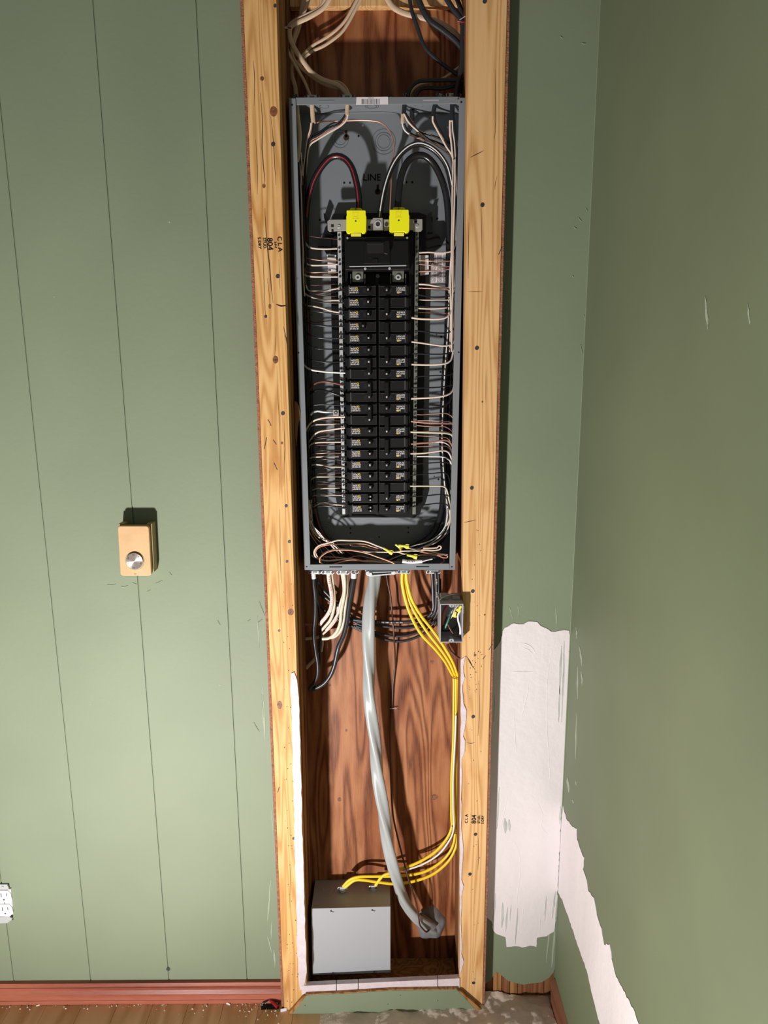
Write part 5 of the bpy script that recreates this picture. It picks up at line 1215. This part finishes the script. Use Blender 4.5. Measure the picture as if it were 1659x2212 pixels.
# ---- cables below the panel
def below(lab, pts, m, rx, ry, y, y1=None, mid=None, group=None): return cable('cable', lab, 'cable', pts, m, rx, ry, y, group, y1=y1, mid=mid, n=12)
def taped(lab, pts, rx, y, tape, y1=None, mid=None):
    t = thing('cable', lab, 'cable', P(pts[0][0], pts[0][1], y))
    MB().tube(ypath(pts, y, y1, mid), rx, n=12).build('sheath', M['sheath_blk'], t)
    MB().tube(path(tape, y), rx * 1.22, n=12).build('white_tape', M['white_pl'], t, bevel=0)
    return t
taped('black cable with white tape hanging down beside the left stud', [(677, 1236), (678, 1262), (681, 1290), (681, 1330), (678, 1365), (681, 1400), (686, 1430), (687, 1452), (681, 1472), (668, 1488)], .0048, 1.660, [(676.5, 1238), (678, 1250)], 1.655, 1.660)
taped('thick black cable with white tape sweeping down left across the plywood', [(765, 1236), (762, 1262), (757, 1290), (753, 1315), (749, 1345), (742, 1372), (732, 1395), (727, 1415), (722, 1438), (713, 1460), (700, 1476), (685, 1485), (668, 1491)], .0056, 1.660, [(764.5, 1238), (764, 1249)], 1.660, 1.650)
below('slim black cable just right of the taped one beside the left stud', [(683, 1245), (686, 1290), (691, 1330), (693, 1370), (691, 1400), (692, 1425), (689, 1448), (683, 1470)], 'sheath_blk', .0034, .0034, 1.690)
o, q = below('pinkish flat cable with red lettering under the panel', [(709, 1236), (711, 1255), (715, 1275), (717, 1295), (714, 1315), (706, 1330), (697, 1341), (690, 1350)], 'sheath_pink', .0048, .0026, 1.664, 1.685)
along_text(q, 'TYPE NM ===== ====', .0058, M['print_r'], o, start=.08, gap=.95, yoff=.0031)
below('cream cable just right of the pinkish printed one', [(716, 1236), (719, 1262), (722, 1290), (721, 1315), (714, 1338), (703, 1352), (694, 1362)], 'sheath_cream', .0038, .0028, 1.672, 1.690)
below('leftmost of the three cream cables in the third clamp', [(738, 1236), (742, 1262), (742, 1282), (735, 1305), (730, 1325), (718, 1345), (704, 1362)], 'sheath_pink', .0034, .0028, 1.672, 1.690)
below('wide cream cable in the third clamp curling left at its foot', [(742, 1236), (745, 1262), (743, 1290), (737, 1320), (735, 1345), (727, 1365), (712, 1378), (696, 1380)], 'sheath_cream', .0040, .0030, 1.660, 1.684)
below('rightmost cream cable in the third clamp', [(747, 1236), (750, 1262), (748, 1290), (745, 1318), (742, 1342), (736, 1362), (722, 1376), (700, 1379)], 'sheath_cream', .0034, .0030, 1.668, 1.692)
below('cream cable curling forward of the plywood behind the black ones', [(730, 1310), (727, 1335), (716, 1352), (706, 1362), (697, 1370)], 'sheath_pink', .0030, .0026, 1.690)
below('short cream cable end pointing down between two black cables', [(697, 1378), (697, 1392), (694, 1408)], 'sheath_cream', .0024, .002, 1.695)
below('shaded cream cable slanting to the left stud at knee height', [(690, 1412), (680, 1424), (668, 1436), (661, 1444)], 'sheath_wht', .0044, .002, 1.705)
below('shaded cream cable leaving left at the level of the cream loop', [(700, 1373), (680, 1378), (660, 1380)], 'sheath_wht', .0040, .002, 1.708)
below('dull red cable crossing to the left stud behind the black cable', [(695, 1345), (680, 1349), (658, 1349)], 'redw', .0028, .002, 1.700)
for i, (lab, pts, rx, y, y1) in enumerate((
    ('black cable slanting behind the pinkish cable, uppermost of three', [(686, 1250), (695, 1270), (708, 1284), (724, 1300), (745, 1320), (768, 1336), (790, 1343)], .0040, 1.695, 1.695),
    ('black cable slanting behind the pinkish cable, middle of three', [(685, 1275), (696, 1286), (710, 1296), (728, 1315), (750, 1333), (775, 1348), (800, 1355)], .0040, 1.703, 1.700),
    ('black cable slanting behind the pinkish cable, lowest of three', [(684, 1300), (695, 1312), (712, 1326), (735, 1340), (760, 1352), (790, 1366), (820, 1372)], .0038, 1.708, 1.704))):
    below(lab, pts, 'sheath_blk', rx, rx * .8, y, y1)
o, q = below('black cable with white lettering turning left below the rightmost clamp', [(933, 1236), (935, 1265), (936, 1295), (936, 1315), (929, 1329), (912, 1337), (885, 1343), (850, 1344), (815, 1343), (785, 1341), (760, 1338)], 'sheath_blk', .0042, .0032, 1.664, 1.690)
along_text(q, 'TYPE NM-B  WITH', .0052, M['print_w'], o, start=.60, gap=.80, yoff=.0042, flip=True)
o, q = below('black cable with white lettering down the rightmost clamp', [(941, 1236), (943, 1262), (943, 1290), (942, 1312), (938, 1325), (931, 1332)], 'sheath_blk', .0044, .0034, 1.655, 1.660)
along_text(q, 'ANNI    600V', .0050, M['print_w'], o, start=.15, gap=.8, yoff=.0038)
for lab, pts, y, y1 in (('second black cable sweeping left in front of the plywood', [(947, 1240), (948, 1290), (944, 1325), (930, 1343), (905, 1352), (875, 1356), (840, 1354), (805, 1349), (770, 1342)], 1.680, 1.695),
                        ('third black cable sweeping left, sagging below the lettered one', [(950, 1250), (950, 1310), (940, 1338), (915, 1358), (890, 1370), (860, 1374), (830, 1371), (800, 1362), (770, 1352)], 1.690, 1.700),
                        ('lowest black cable sagging across the plywood to the grey box', [(950, 1300), (942, 1345), (922, 1364), (905, 1374), (880, 1383), (855, 1385), (825, 1379), (795, 1367), (765, 1352)], 1.696, 1.702)):
    below(lab, pts, 'sheath_blk', .0036, .0030, y, y1)
# ground wire running down to the putty
t = thing('ground_wire', 'long dark brown wire running from the panel down into the grey putty', 'wire', P(925, 2008, 1.69))
MB().tube([P(*p) for p in [(833, 1232, 1.690), (838, 1262, 1.690), (844, 1290, 1.690), (847, 1325, 1.690), (849, 1345, 1.685), (851, 1375, 1.690), (853, 1410, 1.705), (853, 1440, 1.712), (849, 1480, 1.714), (847, 1530, 1.7165), (843, 1570, 1.714), (843, 1640, 1.708), (845, 1700, 1.700), (849, 1760, 1.690), (858, 1805, 1.682),
    (870, 1852, 1.668), (883, 1900, 1.655), (897, 1943, 1.648)]], .0023, n=9).build('insulation', M['ground'], t)
MB().tube([P(*p) for p in [(896, 1941, 1.648), (901, 1962, 1.648), (905, 1985, 1.652), (907, 1998, 1.658), (914, 2007, 1.664), (921, 2013, 1.672), (927, 2009, 1.684)]], .0021, n=9).build('bare_end', M['copper_dk'], t)
MB().tube([P(842, 1531, 1.7135), P(857, 1530, 1.7135)], .0011, n=6).build('staple_crown', M['zinc'], t)
# big grey service cable: flat, slowly twisted
def sertwist(t_): return .35 * math.sin(t_ * 9.0) + .25
q = [P(*p) for p in [(808, 1236, 1.672), (806, 1262, 1.668), (801, 1300, 1.660), (797, 1345, 1.655), (795, 1400, 1.652), (797, 1460, 1.652), (798, 1500, 1.652), (804, 1560, 1.652), (811, 1620, 1.650), (819, 1690, 1.648), (827, 1750, 1.646), (835, 1800, 1.641), (845, 1855, 1.639), (856, 1900, 1.642), (873, 1945, 1.654), (897, 1978, 1.670), (918, 1995, 1.688), (934, 2003, 1.708), (940, 2006, 1.7185)]]
t = thing('service_cable', 'large twisted grey cable running from the panel down into the grey putty', 'cable', q[-1])
def lobed(q, parent):
    qq = resample(q, .006); K = len(qq); vs = []; n = 24; pv = None
    for i in range(K):
        tt = (qq[min(i + 1, K - 1)] - qq[max(i - 1, 0)]).normalized(); sd = tt.cross(Vector((0, 1, 0))).normalized(); up = sd.cross(tt).normalized()
        if pv and sd.dot(pv) < 0: sd = -sd; up = -up
        pv = sd; tw_ = i / K * 11.0
        for k in range(n):
            a = 2 * math.pi * k / n
            r = .0143 + .0026 * math.cos(3 * (a - tw_)) + .0008 * math.cos(2 * (a + tw_ * .5))
            f = 1.0 - .12 * max(0, (i / K - .55))
            vs.append(qq[i] + sd * (math.cos(a) * r * f) + up * (math.sin(a) * r * .86 * f))
    fs = [(i * n + k, i * n + (k + 1) % n, (i + 1) * n + (k + 1) % n, (i + 1) * n + k) for i in range(K - 1) for k in range(n)]
    return MB().add(vs, fs, True).build('sheath', M['ser'], parent)
lobed(q, t)
# duct putty
t = thing('duct_putty', 'lumpy grey putty sealing the cable hole low on the plywood', 'putty', P(935, 1990, YB))
cc = P(929, 1994, YB); nr, na = 14, 48; vs = [(cc.x, YB - .012, cc.z)]
for i in range(1, nr + 1):
    for k in range(na):
        a = 2 * math.pi * k / na
        rad = .040 * (1 + .16 * mn.noise((math.cos(a) * 1.6, math.sin(a) * 1.6, 4.0)) + .05 * math.sin(5 * a)) * i / nr
        hgt = .015 * (1 - (i / nr) ** 4) + .004 * mn.noise((rad * math.cos(a) * 90, rad * math.sin(a) * 90, 1.0)) * (1 - (i / nr) ** 6)
        vs.append((cc.x + rad * math.cos(a), YB - max(hgt, 0) - .0003 * (i < nr), cc.z + 1.36 * rad * math.sin(a)))
fs = [(0, 1 + k, 1 + (k + 1) % na) for k in range(na)] + [(1 + (i - 1) * na + k, 1 + i * na + k, 1 + i * na + (k + 1) % na, 1 + (i - 1) * na + (k + 1) % na) for i in range(1, nr) for k in range(na)]
MB().add(vs, fs, True).build('putty_lump', M['putty'], t)
MB().tube([P(*p) for p in [(905, 1980, 1.690), (918, 1990, 1.693), (933, 2001, 1.704)]], .016, .011, n=14, prof=lambda t_: .8 + .3 * t_).build('putty_collar', M['putty'], t)

# ---- yellow cables
YEL = [('leftmost yellow cable, ending in the right clamp of the grey metal box', [(869, 1236), (869, 1262), (877, 1300), (890, 1335), (910, 1370), (938, 1400), (960, 1428), (975, 1455), (980, 1467), (980, 1520), (979, 1600), (975, 1680), (975, 1760), (976, 1786), (965, 1812), (940, 1840), (905, 1862), (870, 1876), (845, 1885), (826, 1893), (811, 1913)], 1.662, 1.688, 1.668),
       ('middle yellow cable, ending in the left clamp of the grey metal box', [(873, 1236), (874, 1262), (884, 1298), (900, 1330), (925, 1368), (950, 1400), (970, 1430), (981, 1455), (985, 1467), (985, 1520), (985, 1600), (981, 1680), (981, 1760), (983, 1800), (977, 1830), (958, 1857), (928, 1878), (898, 1888), (860, 1892), (810, 1893), (775, 1894), (755, 1901), (741, 1915)], 1.668, 1.690, 1.668),
       ('rightmost yellow cable, lowest where they bend to the grey metal box', [(877, 1236), (880, 1262), (890, 1296), (910, 1330), (935, 1362), (960, 1398), (978, 1430), (987, 1455), (990, 1467), (990, 1520), (990, 1600), (986, 1680), (986, 1760), (988, 1800), (984, 1832), (967, 1862), (937, 1887), (903, 1901), (860, 1909), (820, 1906), (785, 1901), (765, 1902), (745, 1917)], 1.658, 1.692, 1.668)]
for lab, pts, y, ym, ye in YEL:
    n = len(pts); q = []
    for i, p in enumerate(pts):
        if i <= 8: yy = y + (1.690 - y) * (i / 8) ** 1.4
        elif i <= 13: yy = ym
        else: yy = ym + (ye - ym) * min(1, (i - 13) / (n - 1 - 13) * 1.4)
        q.append(P(p[0], p[1], yy))
    o = MB().tube(q, .0029, .0022, n=12, step=.006, prof=lambda t_: 1.32 if t_ < .2 else (1.32 - (t_ - .2) * 4 if t_ < .28 else (1.0 if t_ < .66 else min(1.42, 1 + (t_ - .66) * 3.5)))).build('yellow_cable', M['yellow']); tag(o, lab, 'cable', 'yellow cables from the panel to the grey metal box')
    qq = resample(q, .006); kk = len(qq) // 9
    along_text(qq[:kk * 3], 'E10 000000 12-2 NM-B 000 VOLTS', .0036, M['print'], o, start=.22, gap=.85, yoff=.0028)
    if 'leftmost' not in lab: along_text(qq[-kk * 2:], 'ANNULL NM-B 12-2 WITH GROUND', .0036, M['print'], o, start=.35, gap=.8, yoff=.0028, flip=True)
cable('white_cable', 'white wire running down among the yellow cables and ending behind the grey cable', 'cable', [(985, 1545), (983, 1600), (979, 1680), (979, 1750), (980, 1790), (971, 1815), (948, 1845), (915, 1866), (885, 1877), (872, 1882)], 'wire_wht2', .0024, .002, 1.682, y1=1.668)
for (a, b, c_, d, lab) in ((976, 1464, 993, 1468, 'dark red staple across the yellow cables beside the right stud'), (976, 1784, 980, 1790, 'dark staple where the yellow cables part'), (982, 1800, 990, 1803, 'lower dark staple on the yellow cables')):
    tag(MB().tube([P(a, b, 1.684), P((a + c_) / 2, (b + d) / 2, 1.6835), P(c_, d, 1.684)], .0012, n=6, step=.003).build('cable_staple', M['pine_dk']), lab, 'staple')

# ---- metal box at the bottom
YX = 1.610
t = thing('metal_box', 'grey metal junction box with screwed cover at the bottom left of the opening', 'box', P(758, 2100, YX))
MB().pp([(672.5, 1964), (843, 1959.5), (843, 2099), (675.5, 2104)], YX + .0025, YB - .0005).build('box_body', M['steel_lt'], t, bevel=.001)
co = MB().pp([(672, 1963), (843.5, 1958.5), (843.5, 2101), (675, 2106.5)], YX, YX + .0022).build('cover', M['steel_lt'], t, bevel=.0008)
for i, (a, b) in enumerate(((715, 1967.5), (804, 1965.5), (719, 2101), (808, 2099))):
    q = P(a, b, YX); k = MB(); k.disc(q, .0020, YX - .0014, YX, 10); k.build('cover_screw', M['ink'], co)
    k = MB().tube([q + Vector((.001, -.0006, -.0004)), q + Vector((.005, -.0006, -.003 if i < 2 else .0)), q + Vector((.008, -.0006, -.0022 if i < 2 else .0004))], .0007, .0004, n=5, step=.001); k.build('screw_slot_shadow', M['ink'], co) if False else k.build('key_slot', M['ink'], co)
# knockouts on the top face
zt = P(758, 1961.5, YX + .003).z + .0003
def top_at(px, py): return PZ(px, py, zt + .0002)
for (a, b) in ((708, 1922), (776, 1919.5)):
    q = top_at(a, b); vs = []; n = 28
    for i in range(n):
        an = 2 * math.pi * i / n
        for r_ in (.0118, .0129): vs.append((q.x + r_ * math.cos(an), q.y + r_ * math.sin(an) * 1.0, zt + .0009))
    MB().add(vs, [(2 * i, (2 * i + 2) % (2 * n), (2 * i + 3) % (2 * n), 2 * i + 1) for i in range(n)]).build('knockout_ring', M['alu'], t)
def box_clamp(px, py, lab, w_=.0125):
    q = top_at(px, py); t2 = thing('cable_clamp', lab, 'clamp', q)
    n = 18; vs = [(q.x + .0095 * math.cos(2 * math.pi * i / n), q.y + .0095 * math.sin(2 * math.pi * i / n), zz) for zz in (zt + .0005, zt + .008) for i in range(n)]
    MB().add(vs, [tuple(range(n))[::-1], tuple(range(n, 2 * n))] + [(i, (i + 1) % n, (i + 1) % n + n, i + n) for i in range(n)]).build('collar', M['zinc'], t2)
    pts = [(q.x + (w_ - .004) * (1 if math.cos(2 * math.pi * i / n) > 0 else -1) + .0045 * math.cos(2 * math.pi * i / n), q.z + .0105 + .0045 * math.sin(2 * math.pi * i / n)) for i in range(n)]
    y_ = q.y - .006
    MB().prism([Vector((a, y_, b)) for a, b in pts], [Vector((a, y_ + .003, b)) for a, b in pts]).build('strap', M['zinc'], t2, bevel=.0005)
    for s in (-1, 1): MB().disc(Vector((q.x + s * w_ * .72, 0, q.z + .0105)), .0024, y_ - .002, y_ - .0001, 8).build('screw', M['nail'], t2)
box_clamp(740, 1924, 'left silver clamp on top of the grey metal box')
box_clamp(806, 1921, 'right silver clamp on top of the grey metal box', .011)

# ---- plastic box on the right
YJ0, YJ1 = 1.548, 1.622
t = thing('plastic_box', 'open grey plastic electrical box fixed beside the right stud', 'box', P(976, 1388, YJ0))
A_, B_ = P(950.5, 1346, YJ0), P(1000.5, 1346, YJ0); jx0, jx1 = A_.x, B_.x
jz1, jz0 = P(976, 1304.5, YJ0).z, P(976, 1388, YJ0).z
th_ = .0022
MB().box(jx0, jx0 + th_, YJ0, YJ1, jz0, jz1).build('side_wall', M['grey_pl'], t, bevel=.0006)
MB().box(jx1 - th_, jx1, YJ0, YJ1, jz0, jz1).build('side_wall', M['grey_pl'], t, bevel=.0006)
MB().box(jx0 + th_, jx1 - th_, YJ0, YJ1, jz1 - th_, jz1).build('top_wall', M['grey_pl'], t, bevel=.0006)
MB().box(jx0 + th_, jx1 - th_, YJ0, YJ1, jz0, jz0 + th_).build('bottom_wall', M['grey_pl'], t, bevel=.0006)
MB().box(jx0 + th_, jx1 - th_, YJ1 - th_, YJ1, jz0 + th_, jz1 - th_).build('back_wall', M['grey_pl'], t)
for zc, s in ((jz1, -1), (jz0, 1)):
    xm = (jx0 + jx1) / 2; n = 10
    pts = [(xm + .006 * math.cos(math.pi * i / n), zc + s * (th_ + .0045 * math.sin(math.pi * i / n) + .002)) for i in range(n + 1)] + [(xm - .006, zc + s * th_), (xm + .006, zc + s * th_)]
    o_ = MB().prism([Vector((a, YJ0 + .0004, b)) for a, b in pts], [Vector((a, YJ0 + .02, b)) for a, b in pts]).build('screw_tab', M['steel_lt'], t)
    MB().disc(Vector((xm, 0, zc + s * .0052)), .0012, YJ0 + .0001, YJ0 + .0005, 10).build('screw_hole', M['hole'], o_)
for k in range(2):
    xx = jx0 + .004 + k * .026
    MB().box(xx, xx + .017, YJ0 + .028, YJ0 + .060, jz1 + .0004, jz1 + .007).build('nail_holder', M['grey_pl'], t, bevel=.0006)
MB().tube([Vector((jx0 - .003, YJ0 + .020, jz1 + .002)), Vector((jx0 + .02, YJ0 + .034, jz1 + .0085)), Vector((jx1 - .001, YJ0 + .046, jz1 + .0085))], .0013, n=6).build('nail', M['zinc'], t)
MB().box(jx1 + .0003, jx1 + .0018, YJ0 + .002, YJ0 + .02, jz0 + .012, jz0 + .022).build('depth_tab', M['steel_lt'], t)
MB().box(jx1 + .0003, jx1 + .0018, YJ0 + .002, YJ0 + .02, jz1 - .024, jz1 - .006).build('depth_tab', M['steel_lt'], t)
def jw(lab, pts, m_, r): wire(lab, pts, m_, r, group='wires inside the grey plastic box')
jw('thick dull red wire curving down the left side inside the grey plastic box', [(968, 1306, 1.600), (961, 1318, 1.590), (957, 1332, 1.582), (956, 1344, 1.580), (957, 1354, 1.590)], 'redw', .0040)
jw('green wire slanting across the inside of the grey plastic box', [(978, 1308, 1.590), (974, 1320, 1.575), (970, 1335, 1.565), (965, 1348, 1.560), (962, 1356, 1.566)], 'greenw', .0020)
jw('white wire behind the green one inside the grey plastic box', [(985, 1306, 1.590), (980, 1316, 1.584), (974, 1324, 1.584), (967, 1330, 1.590)], 'wire_wht2', .0020)
jw('pale wire running to the yellow caps inside the grey plastic box', [(990, 1307, 1.575), (983, 1316, 1.572), (979, 1327, 1.572), (973, 1336, 1.578)], 'wire_wht', .0018)
jw('white wire hanging down the right side inside the grey plastic box', [(992, 1322, 1.566), (989, 1330, 1.564), (990, 1342, 1.564), (994, 1356, 1.564), (994, 1370, 1.566), (992, 1374, 1.572)], 'wire_wht2', .0023)
jw('brown wire looping at the bottom inside the grey plastic box', [(967, 1348, 1.565), (971, 1356, 1.563), (977, 1366, 1.562), (985, 1374, 1.564), (993, 1374, 1.568)], 'copper_dk', .0018)
jw('black wire on the left inside the grey plastic box', [(966, 1332, 1.590), (961, 1345, 1.585), (956, 1358, 1.578), (954, 1364, 1.580)], 'wire_blk', .0020)
jw('black wire looping across the middle inside the grey plastic box', [(956, 1362, 1.590), (965, 1363, 1.582), (977, 1360, 1.580), (986, 1352, 1.585), (988, 1340, 1.590)], 'wire_blk', .0017)
wing_cap((996, 1309), (989, 1321), 1.562, .0036, 'larger yellow wire cap inside the grey plastic box')
wing_cap((985, 1322), (981, 1333), 1.572, .0028, 'smaller yellow wire cap inside the grey plastic box')
below('dull maroon cable leaving down right below the grey plastic box', [(966, 1392), (972, 1405), (985, 1418), (996, 1424)], 'copper_dk', .0034, .003, 1.650, 1.625)
# torn paper flap sticking out beside the panel
tag(MB().pp([(636, 866), (642, 869), (646, 878), (648, 892), (647, 905), (643.5, 925), (642, 945), (640, 968), (638, 940), (636, 900)], 1.6195, 1.6201).build('paper_flap', M['pine_old']), 'torn tan paper flap sticking out left of the panel edge', 'paper')
